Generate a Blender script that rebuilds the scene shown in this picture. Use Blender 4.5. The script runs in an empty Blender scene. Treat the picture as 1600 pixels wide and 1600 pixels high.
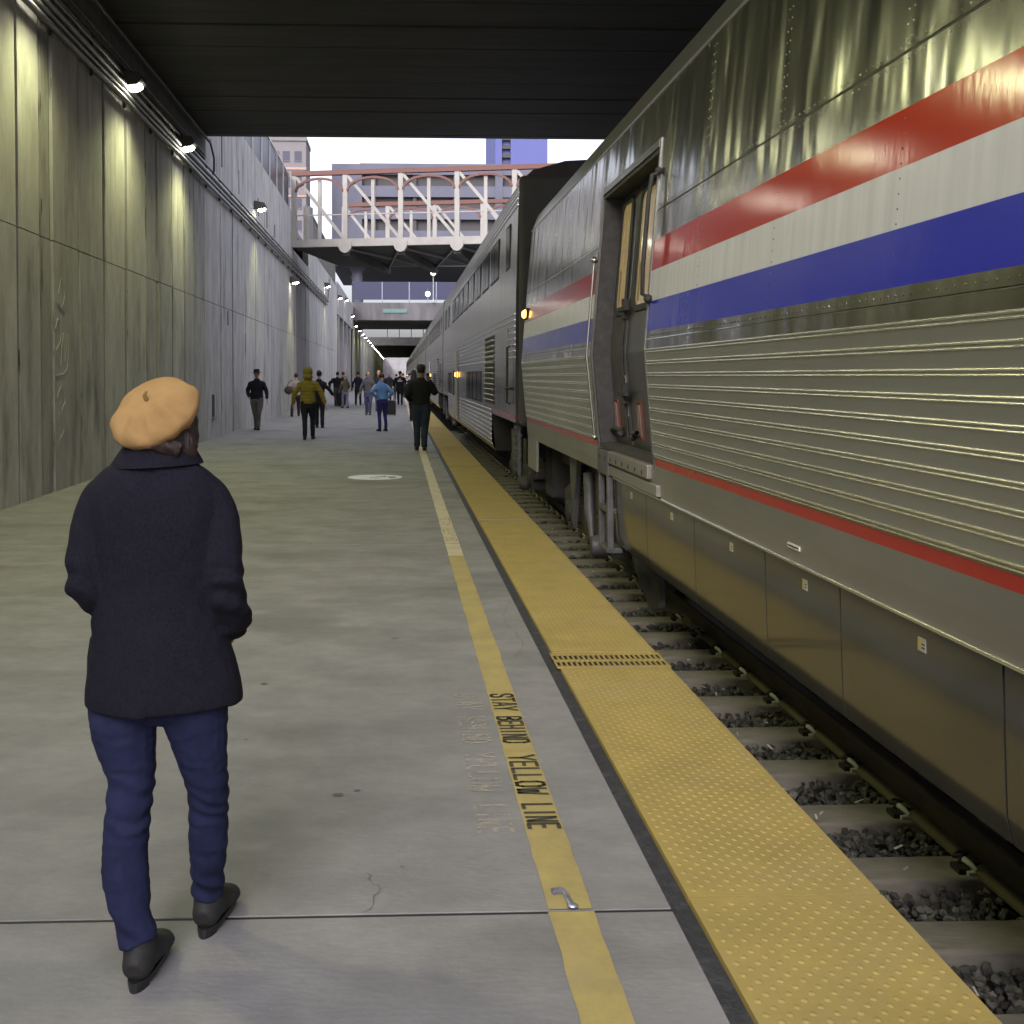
import bpy, math, random
import numpy as np
from mathutils import Vector, Matrix, noise
random.seed(7)
PI = math.pi
S = bpy.context.scene
COL = S.collection

# ------------------------------------------------------------------ camera
F, CX, CY = 1700.0, 687.0, 634.5
cam_d = bpy.data.cameras.new('camera'); cam = bpy.data.objects.new('camera', cam_d); COL.objects.link(cam)
cam.location = (0, 0, 1.6)
cam.rotation_euler = (PI/2 - math.radians(1.6), 0, -math.radians(2.2))
cam_d.sensor_width = 36; cam_d.lens = 36*F/1600
cam_d.shift_x = (800-CX)/1600; cam_d.shift_y = -(800-CY)/1600
cam_d.clip_start = .05; cam_d.clip_end = 5000
S.camera = cam

# ------------------------------------------------------------------ mesh helpers
class MB:
    def __init__(s): s.v = []; s.f = []; s.m = []; s.t = []
    def add(s, vs, fs, m=0, t=1.0):
        o = len(s.v); s.v += [tuple(p) for p in vs]
        for q in fs: s.f.append(tuple(i+o for i in q)); s.m.append(m); s.t.append(t)
        return s
    def box(s, x0, x1, y0, y1, z0, z1, m=0, t=1.0):
        if x0 > x1: x0, x1 = x1, x0
        if y0 > y1: y0, y1 = y1, y0
        if z0 > z1: z0, z1 = z1, z0
        v = [(x, y, z) for x in (x0, x1) for y in (y0, y1) for z in (z0, z1)]
        return s.add(v, [(0,1,3,2),(4,6,7,5),(0,4,5,1),(2,3,7,6),(0,2,6,4),(1,5,7,3)], m, t)
    def obox(s, c, ax, ay, az, h, m=0, t=1.0):
        c = Vector(c); ax = Vector(ax).normalized(); ay = Vector(ay).normalized(); az = Vector(az).normalized()
        v = [c+ax*i*h[0]+ay*j*h[1]+az*k*h[2] for i in (-1,1) for j in (-1,1) for k in (-1,1)]
        return s.add(v, [(0,1,3,2),(4,6,7,5),(0,4,5,1),(2,3,7,6),(0,2,6,4),(1,5,7,3)], m, t)
    def bar(s, p, q, w, h, up=(0,0,1), m=0, t=1.0):
        p = Vector(p); q = Vector(q); d = (q-p); L = d.length; d.normalize()
        u = Vector(up)
        sd = d.cross(u)
        if sd.length < 1e-4: sd = d.cross(Vector((1,0,0)))
        sd.normalize(); u = sd.cross(d)
        return s.obox((p+q)/2, d, sd, u, (L/2, w/2, h/2), m, t)
    def tube(s, pts, rads, n=8, m=0, cap=True, ref=(1,0,0), t=1.0):
        pts = [Vector(p) for p in pts]; k = len(pts)
        if not hasattr(rads, '__len__'): rads = [rads]*k
        rings = []; ref = Vector(ref)
        for i in range(k):
            tg = (pts[min(i+1,k-1)]-pts[max(i-1,0)])
            if tg.length < 1e-9: tg = Vector((0,0,1))
            tg.normalize()
            u = ref - tg*ref.dot(tg)
            if u.length < .2:
                r2 = Vector((0,1,0)); u = r2 - tg*r2.dot(tg)
            u.normalize(); w = tg.cross(u)
            r = rads[i]; rx, ry = (r if hasattr(r,'__len__') else (r, r))
            rings.append([pts[i]+u*math.cos(2*PI*j/n)*rx+w*math.sin(2*PI*j/n)*ry for j in range(n)])
        return s.rings(rings, cap, m, t)
    def rings(s, rings, cap=True, m=0, t=1.0):
        n = len(rings[0]); vs = [p for r in rings for p in r]; fs = []
        for i in range(len(rings)-1):
            for j in range(n):
                a = i*n+j; b = i*n+(j+1)%n
                fs.append((a, b, b+n, a+n))
        if cap:
            fs.append(tuple(range(n-1,-1,-1))); fs.append(tuple((len(rings)-1)*n+j for j in range(n)))
        return s.add(vs, fs, m, t)
    def prism(s, poly, axis, a, b, m=0, t=1.0):
        def P(q, d): return {'x': (d,q[0],q[1]), 'y': (q[0],d,q[1]), 'z': (q[0],q[1],d)}[axis]
        n = len(poly); vs = [P(q,a) for q in poly]+[P(q,b) for q in poly]
        fs = [(i,(i+1)%n,(i+1)%n+n,i+n) for i in range(n)]+[tuple(range(n-1,-1,-1)), tuple(range(n,2*n))]
        return s.add(vs, fs, m, t)
    def ell(s, c, r, n=16, k=10, m=0, R=None):
        vs = []; c = Vector(c); r = r if hasattr(r,'__len__') else (r,r,r)
        for i in range(k+1):
            th = PI*i/k
            for j in range(n):
                ph = 2*PI*j/n
                p = Vector((r[0]*math.sin(th)*math.cos(ph), r[1]*math.sin(th)*math.sin(ph), r[2]*math.cos(th)))
                if R: p = R @ p
                vs.append(c+p)
        fs = [(i*n+j, (i+1)*n+j, (i+1)*n+(j+1)%n, i*n+(j+1)%n) for i in range(k) for j in range(n)]
        return s.add(vs, fs, m)
    def lathe(s, prof, c, n=20, axis='z', m=0, cap=True):
        c = Vector(c); rings = []
        for r, h in prof:
            ring = []
            for j in range(n):
                a = 2*PI*j/n; x = r*math.cos(a); y = r*math.sin(a)
                ring.append(c+Vector({'z':(x,y,h),'y':(x,h,-y),'x':(h,x,y)}[axis]))
            rings.append(ring)
        return s.rings(rings, cap, m)
    def mesh(s, name, mats, origin=(0,0,0), smooth=None):
        me = bpy.data.meshes.new(name)
        ox, oy, oz = origin
        me.from_pydata([(x-ox, y-oy, z-oz) for x, y, z in s.v], [], s.f)
        for mt in (mats if isinstance(mats, (list, tuple)) else [mats]): me.materials.append(mt)
        me.polygons.foreach_set('material_index', s.m)
        if any(t != 1.0 for t in s.t):
            at = me.attributes.new('tone', 'FLOAT', 'FACE'); at.data.foreach_set('value', s.t)
        if smooth is not None:
            me.polygons.foreach_set('use_smooth', [True]*len(s.f)); me.update()
            if smooth < 179: me.set_sharp_from_angle(angle=math.radians(smooth))
        me.update()
        return me

def wl(o):
    p = Vector((0,0,0))
    while o: p = p+o.location; o = o.parent
    return p

def tag(o, label=None, cat=None, group=None, kind=None):
    if label: o['label'] = label
    if cat: o['category'] = cat
    if group: o['group'] = group
    if kind: o['kind'] = kind
    return o

def obj(name, mb, mats, parent=None, origin=None, smooth=None, bevel=0, local=False, label=None):
    """one mesh object; world coordinates unless local"""
    if local: org = (0,0,0)
    elif parent is not None: org = wl(parent)
    else: org = origin or (0,0,0)
    me = mb.mesh(name, mats, org, smooth) if isinstance(mb, MB) else mb
    o = bpy.data.objects.new(name, me); COL.objects.link(o)
    if parent is not None: o.parent = parent
    elif origin: o.location = origin
    if bevel:
        b = o.modifiers.new('bevel', 'BEVEL'); b.width = bevel; b.segments = 2; b.limit_method = 'ANGLE'; b.angle_limit = math.radians(40)
    if label: o['label'] = label
    return o

def thing(name, loc, label, cat, group=None, rz=0):
    o = bpy.data.objects.new(name, None); COL.objects.link(o)
    o.empty_display_size = .2
    o.location = loc; o.rotation_euler = (0,0,rz)
    return tag(o, label, cat, group)

def dup(o, parent=None):
    c = o.copy(); COL.objects.link(c)
    if parent is not None: c.parent = parent
    for ch in list(o.children): dup(ch, c)
    return c

def catmull(P, k=4):
    """P rows of equal-length tuples -> smooth interpolation"""
    P = [np.array(p, float) for p in P]; out = []
    for i in range(len(P)-1):
        p0 = P[max(i-1,0)]; p1 = P[i]; p2 = P[i+1]; p3 = P[min(i+2,len(P)-1)]
        for j in range(k):
            t = j/k
            out.append(.5*((2*p1)+(-p0+p2)*t+(2*p0-5*p1+4*p2-p3)*t*t+(-p0+3*p1-3*p2+p3)*t**3))
    out.append(P[-1]); return out

def limb(mb, rows, n=14, k=4, m=0):
    """rows: x,y,z,r or x,y,z,rx,ry"""
    R = catmull([r if len(r) == 5 else tuple(r)+(r[3],) for r in rows], k)
    mb.tube([r[:3] for r in R], [(max(r[3],.002), max(r[4],.002)) for r in R], n, m)
    return mb

def remesh(mb, voxel, mats, smooth_it=4, name='m', disp=None):
    me = mb.mesh('tmp', [])
    o = bpy.data.objects.new('tmp', me); COL.objects.link(o)
    r = o.modifiers.new('r', 'REMESH'); r.mode = 'VOXEL'; r.voxel_size = voxel; r.use_smooth_shade = True
    if smooth_it:
        q = o.modifiers.new('s', 'SMOOTH'); q.factor = .5; q.iterations = smooth_it
    dg = bpy.context.evaluated_depsgraph_get(); dg.update()
    me2 = bpy.data.meshes.new_from_object(o.evaluated_get(dg))
    bpy.data.objects.remove(o); bpy.data.meshes.remove(me)
    me2.name = name
    me2.materials.clear()
    for mt in (mats if isinstance(mats,(list,tuple)) else [mats]): me2.materials.append(mt)
    if disp:
        vs = me2.vertices; ns = [v.normal.copy() for v in vs]
        for v, nn in zip(vs, ns): v.co = v.co + nn*disp(v.co, nn)
    me2.polygons.foreach_set('use_smooth', [True]*len(me2.polygons))
    me2.update()
    return me2

# ------------------------------------------------------------------ materials
def mat(name, col, rough=.6, metal=0.0, col2=None, scale=4, stretch=(1,1,1), detail=5, lo=.35, hi=.65,
        bump=0, bscale=None, bstretch=None, bdist=.02, bdetail=5, nrough=.55, rvar=0, spec=.5, coat=0, emit=None, estr=0, tone=False,
        specks=0, speck_col=None, speck_scale=60, stain=None, stain_scale=.6, stain_stretch=(1,1,1), stain_lo=.5, stain_hi=.75, alpha=None, transm=0):
    m = bpy.data.materials.new(name); m.use_nodes = True
    nt = m.node_tree; N = nt.nodes; L = nt.links
    b = N['Principled BSDF']
    b.inputs['Base Color'].default_value = (*col, 1); b.inputs['Roughness'].default_value = rough
    b.inputs['Metallic'].default_value = metal; b.inputs['Specular IOR Level'].default_value = spec
    b.inputs['Coat Weight'].default_value = coat
    if transm: b.inputs['Transmission Weight'].default_value = transm
    if emit: b.inputs['Emission Color'].default_value = (*emit, 1); b.inputs['Emission Strength'].default_value = estr
    tc = N.new('ShaderNodeTexCoord')
    def noise_(sc, st, det=5, rgh=.55):
        mp = N.new('ShaderNodeMapping'); mp.inputs['Scale'].default_value = st; L.new(tc.outputs['Object'], mp.inputs['Vector'])
        nz = N.new('ShaderNodeTexNoise'); nz.inputs['Scale'].default_value = sc; nz.inputs['Detail'].default_value = det
        nz.inputs['Roughness'].default_value = rgh
        L.new(mp.outputs['Vector'], nz.inputs['Vector']); return nz.outputs['Fac']
    def rng(src, a, c, d=0, e=1):
        r = N.new('ShaderNodeMapRange'); r.inputs[1].default_value = a; r.inputs[2].default_value = c
        r.inputs[3].default_value = d; r.inputs[4].default_value = e; L.new(src, r.inputs[0]); return r.outputs[0]
    def mix(f, A, B):
        x = N.new('ShaderNodeMix'); x.data_type = 'RGBA'
        if hasattr(f, 'type'): L.new(f, x.inputs[0])
        else: x.inputs[0].default_value = f
        for s_, v in ((6, A), (7, B)):
            if hasattr(v, 'type'): L.new(v, x.inputs[s_])
            else: x.inputs[s_].default_value = (*v, 1)
        return x.outputs[2]
    cur = None
    if col2:
        f = rng(noise_(scale, stretch, detail, nrough), lo, hi); cur = mix(f, col, col2)
        if rvar: L.new(rng(f, 0, 1, rough-rvar, rough+rvar), b.inputs['Roughness'])
    if stain:
        f = rng(noise_(stain_scale, stain_stretch, 6, .6), stain_lo, stain_hi); cur = mix(f, cur if cur else col, stain)
    if specks:
        f = rng(noise_(speck_scale, (1,1,1), 2), 1-specks-.05, 1-specks+.02); cur = mix(f, cur if cur else col, speck_col)
    if tone:
        at = N.new('ShaderNodeAttribute'); at.attribute_name = 'tone'
        x = N.new('ShaderNodeMix'); x.data_type = 'RGBA'; x.blend_type = 'MULTIPLY'; x.inputs[0].default_value = 1
        if cur: L.new(cur, x.inputs[6])
        else: x.inputs[6].default_value = (*col, 1)
        cmb = N.new('ShaderNodeCombineColor')
        for i in range(3): L.new(at.outputs['Fac'], cmb.inputs[i])
        L.new(cmb.outputs[0], x.inputs[7]); cur = x.outputs[2]
    if cur: L.new(cur, b.inputs['Base Color'])
    if bump:
        h = noise_(bscale or scale*4, bstretch or stretch, bdetail)
        bp = N.new('ShaderNodeBump'); bp.inputs['Strength'].default_value = bump; bp.inputs['Distance'].default_value = bdist
        L.new(h, bp.inputs['Height']); L.new(bp.outputs['Normal'], b.inputs['Normal'])
    if alpha is not None:
        if alpha[0] == 'noise':
            L.new(rng(noise_(alpha[1], (1,1,1), 6), alpha[2], alpha[3], 0, alpha[4]), b.inputs['Alpha'])
        else: b.inputs['Alpha'].default_value = alpha[0]
    return m

M = {}
M['platform'] = mat('platform concrete', (.225,.217,.212), .78, col2=(.140,.136,.131), scale=2.2, stretch=(.9,1.25,1), detail=15, nrough=.74, lo=.3, hi=.7,
    stain=(.110,.107,.102), stain_scale=.8, stain_stretch=(.8,1.2,1), stain_lo=.52, stain_hi=.72, specks=.24, speck_col=(.30,.29,.28), speck_scale=110,
    bump=.3, bscale=38, bstretch=(.6,1.5,1), bdist=.006, rvar=.08)
M['wall'] = mat('board formed concrete', (.52,.50,.475), .85, col2=(.30,.285,.265), nrough=.72, scale=1.6, stretch=(1,1.3,.55), detail=14, lo=.3, hi=.72, tone=True,
    stain=(.12,.115,.105), stain_scale=.9, stain_stretch=(1,1.9,.45), stain_lo=.54, stain_hi=.76, bump=.5, bscale=12, bstretch=(1,2.5,.3), bdist=.012)
M['groove'] = mat('dark joint grime', (.035,.034,.031), .9)
M['dark_concrete'] = mat('sooty concrete', (.105,.10,.095), .85, col2=(.07,.068,.064), scale=1.5, stretch=(.5,2,1), bump=.3)
M['grey_concrete'] = mat('weathered concrete', (.36,.345,.34), .8, col2=(.27,.255,.25), scale=.8, stretch=(1,1,.25), detail=7, stain=(.18,.16,.155), stain_scale=.9, stain_stretch=(1,1,.15), stain_lo=.5, stain_hi=.8)
M['pale_concrete'] = mat('pale concrete', (.26,.25,.25), .8, col2=(.2,.195,.195), scale=.6)
M['rubber'] = mat('black edge filler', (.022,.022,.026), .75, col2=(.05,.05,.055), scale=14, bump=.6, bscale=30, lo=.5, hi=.75)
M['tactile'] = mat('yellow tactile paving', (.345,.258,.078), .8, col2=(.25,.19,.066), scale=3, detail=14, nrough=.72, lo=.3, hi=.7, stain=(.30,.235,.11), stain_scale=1.6, stain_lo=.5, stain_hi=.82, specks=.2, speck_col=(.17,.13,.06), speck_scale=45, bump=.15, bscale=80, bdist=.004, spec=.2)
M['tactile_seam'] = mat('tactile seam', (.22,.19,.15), .8)
M['line'] = mat('yellow line paint', (.365,.285,.095), .75, col2=(.26,.205,.08), scale=4, detail=14, nrough=.74, stain=(.28,.23,.12), stain_scale=5, stain_lo=.55, stain_hi=.9, bump=.2, bscale=60, bdist=.004)
M['line_pale'] = mat('faded cream line paint', (.50,.43,.28), .65, col2=(.40,.345,.23), scale=5, detail=8, stain=(.27,.24,.18), stain_scale=6, stain_lo=.5, stain_hi=.85)
M['letter'] = mat('black stencil paint', (.03,.028,.02), .7, col2=(.06,.05,.03), scale=30)
M['ghost'] = mat('worn old lettering', (.42,.37,.27), .8, alpha=('noise', 28, .42, .60, .6))
M['steel_rail'] = mat('rusty rail', (.13,.115,.06), .55, metal=.3, col2=(.085,.07,.04), scale=9, stretch=(1,.3,1), bump=.2)
M['rail_top'] = mat('worn rail head', (.22,.21,.19), .4, metal=.7)
M['tie'] = mat('grey concrete sleeper', (.225,.205,.165), .85, col2=(.125,.115,.092), scale=5, stretch=(.4,1,1), detail=8, stain=(.09,.085,.07), stain_scale=3, stain_lo=.5, stain_hi=.8, bump=.5, bscale=22)
M['ballast'] = mat('dark ballast', (.075,.07,.06), .85, col2=(.04,.037,.034), scale=8, tone=True, bump=.6, bscale=30)
M['black'] = mat('matt black', (.012,.012,.012), .7)
M['clip_pale'] = mat('pale clip insulator', (.45,.43,.37), .6)
M['litter'] = mat('paper litter', (.36,.35,.30), .8)
M['lens'] = mat('lit lamp lens', (1,1,.9), .3, emit=(1,.97,.80), estr=26)
M['housing'] = mat('bronze lamp housing', (.045,.042,.036), .5)
M['pipe'] = mat('galvanised conduit', (.26,.26,.25), .42, metal=.55, col2=(.18,.18,.17), scale=4)
M['pipe_dark'] = mat('dark conduit', (.05,.05,.048), .5, metal=.3)
# ------------------------------------------------------------------ platform and markings
WX = -4.72
joints = [-6, 3.19, 10.3, 17.3, 24.3, 31.3, 38.3, 45.3, 52.3, 59.3, 66, 80, 95, 110, 130, 160, 200, 260, 340, 700]
mb = MB()
for i in range(len(joints)-1):
    mb.box(WX-.3, .82, joints[i]+.009, joints[i+1]-.009, -.3, 0, 0)
mb.box(WX-.3, .82, -6, 700, -.6, -.004, 1)
pf = tag(obj('platform', mb, [M['platform'], M['black']], bevel=.003), kind='structure')
# chipped joint edges: little broken bits of slab lip
mb = MB(); mb.box(.82, .884, -6, 700, -.5, -.012)
tag(obj('edge_filler', mb, M['rubber']), kind='structure')
mb = MB(); mb.box(.884, 1.455, -6, 700, -.9, -.03)
tag(obj('platform_edge', mb, M['dark_concrete']), kind='structure')

# tactile paving with real domes
seams = [-3, -.4, .82, 2.04, 3.257, 4.47, 5.87]
seams2 = [6.21, 7.43, 8.65, 9.87, 11.93, 12.0, 13.2, 14.4, 15.7, 17, 18.2, 19.15]
mb = MB()
cuts = [(-3.0, 0.6), (.605, 3.252), (3.262, 5.865), (6.215, 8.65), (8.653, 11.9), (12.02, 19.1), (19.2, 24), (24.03, 30), (30.03, 45), (45.03, 80), (80.03, 345)]
for a, c in cuts: mb.box(.887, 1.487, a, c, -.03, .004)
px = .06
y = .9
row = 0
def dome(mb, x, y, z, r, h, n):
    a = [(x+r*math.cos(2*PI*j/n), y+r*math.sin(2*PI*j/n), z) for j in range(n)]
    b_ = [(x+r*.62*math.cos(2*PI*j/n), y+r*.62*math.sin(2*PI*j/n), z+h) for j in range(n)]
    fs = [(j,(j+1)%n,(j+1)%n+n,j+n) for j in range(n)]+[tuple(range(n,2*n))]
    mb.add(a+b_, fs)
while y < 34:
    ok = any(a+.02 < y < c-.02 for a, c in cuts)
    if ok:
        n = 9 if y < 6 else (6 if y < 12 else 4)
        for k in range(10 if row % 2 == 0 else 9): dome(mb, .887+.03+k*px+(px/2 if row % 2 else 0), y, .004, .0108, .0029, n)
    row += 1
    y += px/2
tag(obj('tactile_paving', mb, M['tactile'], smooth=50), kind='structure')
mb = MB()
for a, c in zip(cuts[:-1], cuts[1:]):
    if c[0]-a[1] < .3: mb.box(.89, 1.48, a[1], c[0], -.03, -.004)
tag(obj('tactile_seam', mb, M['tactile_seam']), kind='structure')

# slotted drain grate between two tactile panels
g = thing('drain_grate', (1.19, 6.04, 0), 'yellow slotted drain grate set between two tactile panels of the platform edge', 'drain grate')
mb = MB()
y0, y1, x0, x1 = 5.885, 6.195, .87, 1.5
for yy in (y0, (y0+y1)/2-.02, y1-.035): mb.box(x0, x1, yy, yy+.03, -.004, .004)
ns = 21
for i in range(ns+1):
    xx = x0+(x1-x0-.014)*i/ns
    mb.box(xx, xx+.011, y0+.03, y1-.03, -.004, .0035)
obj('grate', mb, M['tactile'], g)
mb = MB(); mb.box(x0, x1, y0, y1, -.09, -.012); obj('channel', mb, M['black'], g)

# yellow line, cream further on
mb = MB()
rr = random.Random(3)
def edge_line(y0, y1, x0, x1, step, m):
    ys = list(np.arange(y0, y1-step*.3, step))+[y1]; n = len(ys)
    vs = []
    for q in ys:
        vs += [(x0+rr.uniform(-.0035,.0035), q, .004), (x1+rr.uniform(-.0035,.0035), q, .004)]
    fs = [(2*i, 2*i+1, 2*i+3, 2*i+2) for i in range(n-1)]
    mb.add(vs, fs, m)
edge_line(-2, 3.182, .448, .583, .09, 0); edge_line(3.198, 9.6, .448, .583, .09, 0); edge_line(9.6, 10.29, .448, .583, .06, 1)
edge_line(10.31, 17.29, .448, .583, .12, 1); edge_line(17.31, 340, .448, .583, .5, 1)
yl = tag(obj('safety_line', mb, [M['line'], M['line_pale']]), kind='structure')

# stencilled words, letter tops towards the track, read towards the camera
GL = {  # strokes in a 0..1 x 0..1 cell: polylines
 'S': [[(.95,.72),(.95,.86),(.75,1),(.25,1),(.05,.86),(.05,.7),(.2,.58)],[(.3,.53),(.8,.44),(.95,.3),(.95,.14),(.75,0),(.25,0),(.05,.14),(.05,.28)]],
 'T': [[(0,1),(.4,1)],[(.6,1),(1,1)],[(.5,0),(.5,1)]],
 'A': [[(.02,0),(.3,.62)],[(.33,.72),(.45,1),(.55,1),(.98,0)],[(.3,.3),(.72,.3)]],
 'Y': [[(.0,1),(.45,.52)],[(1,1),(.52,.46),(.5,0)]],
 'B': [[(.08,0),(.08,1)],[(.22,1),(.75,1),(.92,.88),(.92,.66),(.75,.54),(.3,.54)],[(.3,.46),(.78,.46),(.95,.34),(.95,.12),(.78,0),(.22,0)]],
 'E': [[(.08,0),(.08,1)],[(.25,1),(.95,1)],[(.3,.5),(.8,.5)],[(.25,0),(.95,0)]],
 'H': [[(.08,0),(.08,1)],[(.92,0),(.92,1)],[(.28,.5),(.72,.5)]],
 'I': [[(.5,0),(.5,1)]],
 'N': [[(.08,0),(.08,1)],[(.22,.95),(.78,.05)],[(.92,0),(.92,1)]],
 'D': [[(.08,0),(.08,1)],[(.25,1),(.7,1),(.93,.8),(.93,.2),(.7,0),(.25,0)]],
 'L': [[(.08,0),(.08,1)],[(.25,0),(.95,0)]],
 'O': [[(.42,1),(.25,1),(.06,.8),(.06,.2),(.25,0),(.42,0)],[(.58,1),(.75,1),(.94,.8),(.94,.2),(.75,0),(.58,0)]],
 'W': [[(.0,1),(.2,0),(.3,0),(.47,.7)],[(.53,.7),(.7,0),(.8,0),(1,1)]],
}
def letters(mb, words, xb, xt, z, sw):
    for word, ya, yb in words:      # ya far end, yb near end
        n = len(word); w = (ya-yb)/n
        for i, ch in enumerate(word):
            lw = w*.76
            for st in GL[ch]:
                pts = [(xb+(xt-xb)*q[1], ya-i*w-w*.1-lw*q[0]) for q in st]
                for (ax, ay), (bx, by) in zip(pts[:-1], pts[1:]):
                    d = Vector((bx-ax, by-ay)); L_ = d.length
                    if L_ < 1e-5: continue
                    d /= L_; nn = Vector((-d.y, d.x))*sw/2; e = d*sw*.35
                    A = Vector((ax,ay))-e; B = Vector((bx,by))+e
                    mb.add([(A.x+nn.x,A.y+nn.y,z),(A.x-nn.x,A.y-nn.y,z),(B.x-nn.x,B.y-nn.y,z),(B.x+nn.x,B.y+nn.y,z)], [(0,1,2,3)])
words = [('STAY',5.40,5.12),('BEHIND',5.04,4.66),('YELLOW',4.52,4.08),('LINE',4.0,3.765)]
mb = MB(); letters(mb, words, .463, .568, .0065, .016)
o = obj('stencilled_lettering', mb, M['letter'], yl)
mb = MB(); letters(mb, [('STAY',5.42,5.14),('BEHIND',5.05,4.67),('YELLOW',4.56,4.12),('LINE',4.0,3.74)], .285, .40, .0045, .016)
tag(obj('old_lettering', mb, M['ghost']), kind='structure')
mb = MB(); letters(mb, [('STAY',12.1,11.5),('BEHIND',11.3,10.4)], .466, .566, .0065, .011); obj('faded_lettering', mb, mat('faded stencil', (.12,.11,.09), .8, alpha=('noise', 20, .40, .6, .8)), yl)

# white round floor sticker with a smudged grey arrow
st = thing('floor_sticker', (-.36, 17.1, 0), 'round white floor sticker with a grey smudged mark on the concrete platform', 'floor sticker')
mb = MB(); mb.lathe([(.43,.003),(.43,.006)], (-.36,17.1,0), 40); obj('disc', mb, mat('white sticker', (.66,.65,.67), .5, col2=(.52,.51,.53), scale=5), st)
mb = MB()
mb.add([(-.42,16.86,.009),(-.2,17.18,.009),(-.24,17.24,.009),(-.46,16.92,.009)], [(0,1,2,3)])
mb.add([(-.12,16.86,.009),(-.02,16.95,.009),(-.05,17.18,.009),(-.17,17.15,.009)], [(0,1,2,3)])
mb.add([(-.30,17.20,.009),(-.16,17.28,.009),(-.20,17.05,.009)], [(0,1,2)])
obj('printed_mark', mb, mat('sticker print', (.17,.17,.19), .6), st)

# broken metal bracket lying on the line
mb = MB()
pts = [(.497,3.30,.016),(.505,3.295,.015),(.512,3.28,.013),(.514,3.255,.012),(.517,3.225,.012),(.521,3.205,.012)]
R = catmull([p+(.008,.006) for p in pts], 4)
mb.tube([r[:3] for r in R], [(.007+.005*(i/len(R))**2, .005) for i, r in enumerate(R)], 8)
mb.obox((.489,3.297,.012), (1,.25,0), (-.25,1,0), (0,0,1), (.017,.009,.006))
mb.ell((.522,3.20,.012), (.017,.013,.008), 12, 6)
tag(obj('metal_bracket', mb, mat('scuffed blue metal', (.16,.17,.28), .35, metal=.6, col2=(.35,.36,.42), scale=40), origin=(.51,3.25,.004), smooth=40), 'small bent blue grey metal fitting lying on the yellow line', 'metal fitting')
# gum and dirt spots
mb = MB()
rr = random.Random(11)
for i in range(46):
    x = rr.uniform(-4.3, .4); yy = 2.4+rr.random()**1.6*14; r = rr.uniform(.006,.02)
    n = 9; ph = rr.random()*6
    mb.add([(x+r*(1+.3*math.sin(3*j+ph))*math.cos(2*PI*j/n), yy+r*1.1*math.sin(2*PI*j/n), .0035) for j in range(n)], [tuple(range(n))])
for x, yy, r in ((-.23,4.12,.022),(-.16,4.16,.014)):
    mb.add([(x+r*math.cos(2*PI*j/10), yy+r*.7*math.sin(2*PI*j/10), .0035) for j in range(10)], [tuple(range(10))])
for path in (
             [(-.1,3.2),(-.06,3.33),(-.1,3.45)], [(-3.9,7.2),(-2.9,7.35),(-1.9,7.2),(-.8,7.3)], [(.66,6.1),(.74,6.5),(.70,7.1),(.78,7.6)], [(-.9,8.9),(.1,8.8),(.4,8.95)]):
    R_ = catmull([p+(0,) for p in path], 7)
    P_ = [(r[0]+rr.uniform(-.012,.012), r[1]+rr.uniform(-.012,.012)) for r in R_]
    for (ax, ay), (bx, by) in zip(P_[:-1], P_[1:]):
        w_ = rr.uniform(.0006,.0022); d_ = Vector((bx-ax, by-ay)).normalized(); n_ = Vector((-d_.y, d_.x))*w_
        mb.add([(ax+n_.x,ay+n_.y,.0025),(ax-n_.x,ay-n_.y,.0025),(bx-n_.x,by-n_.y,.0025),(bx+n_.x,by+n_.y,.0025)], [(0,1,2,3)])
tag(obj('gum_spots', mb, mat('old gum', (.10,.095,.09), .7)), kind='stuff', label='dark gum spots, dirt and hairline cracks in the platform concrete', cat='dirt')

# ------------------------------------------------------------------ track
RX, RZ = 2.55, -.38       # near rail centre, rail top
mb = MB(); mb.box(1.45, 10.6, -8, 700, -1.0, -.66)
tag(obj('track_bed', mb, M['ballast']), kind='structure')
def rail(x, label):
    o = thing('rail', (x, 0, RZ-.17), label, 'rail', 'rails under the train')
    prof = [(-.07,-.17),(.07,-.17),(.07,-.155),(.012,-.135),(.009,-.05),(.036,-.035),(.036,-.006),(.028,0),(-.028,0),(-.036,-.006),(-.036,-.035),(-.009,-.05),(-.012,-.135),(-.07,-.155)]
    mb = MB(); mb.prism([(x+a, RZ+b) for a, b in prof], 'y', -8, 420); obj('rail_profile', mb, M['steel_rail'], o)
    mb = MB(); mb.box(x-.025, x+.025, -8, 420, RZ+.0015, RZ+.003); obj('running_surface', mb, M['rail_top'], o)
rail(RX, 'rusty steel rail nearest the platform edge, seen beside the sleepers')
rail(RX+1.505, 'far steel rail in the dark beneath the cars')
def sleeper_mesh():
    mb = MB()
    z1 = RZ-.175; n = 12
    prof = [(-.13,-.2),(-.115,-.01),(-.105,0),(.105,0),(.115,-.01),(.13,-.2)]
    mb.prism([(a, b) for a, b in prof], 'x', -1.3, 1.3)
    return mb
root = thing('sleeper', (3.17, 2.2, RZ-.172), 'grey concrete sleeper crossing the dark ballast beside the platform edge', 'railway sleeper', 'sleepers under the track')
obj('beam', sleeper_mesh(), M['tie'], root, local=True, bevel=.008)
def clip_mb():
    mb = MB()
    mb.box(-.095,-.06,-.075,.075,0,.035,0)
    mb.tube([(-.05,-.06,.03),(-.11,-.065,.05),(-.15,-.03,.045),(-.12,0,.06),(-.15,.03,.045),(-.11,.065,.05),(-.05,.06,.03)], .014, 6, 0)
    mb.box(-.19,-.13,-.10,.0,.0,.03,0)
    return mb
mb = clip_mb()
c = obj('rail_clip', mb, M['black'], root, local=True); c.location = (RX-3.17+.02, 0, 0); c.scale = (.8,.8,.8)
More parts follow.
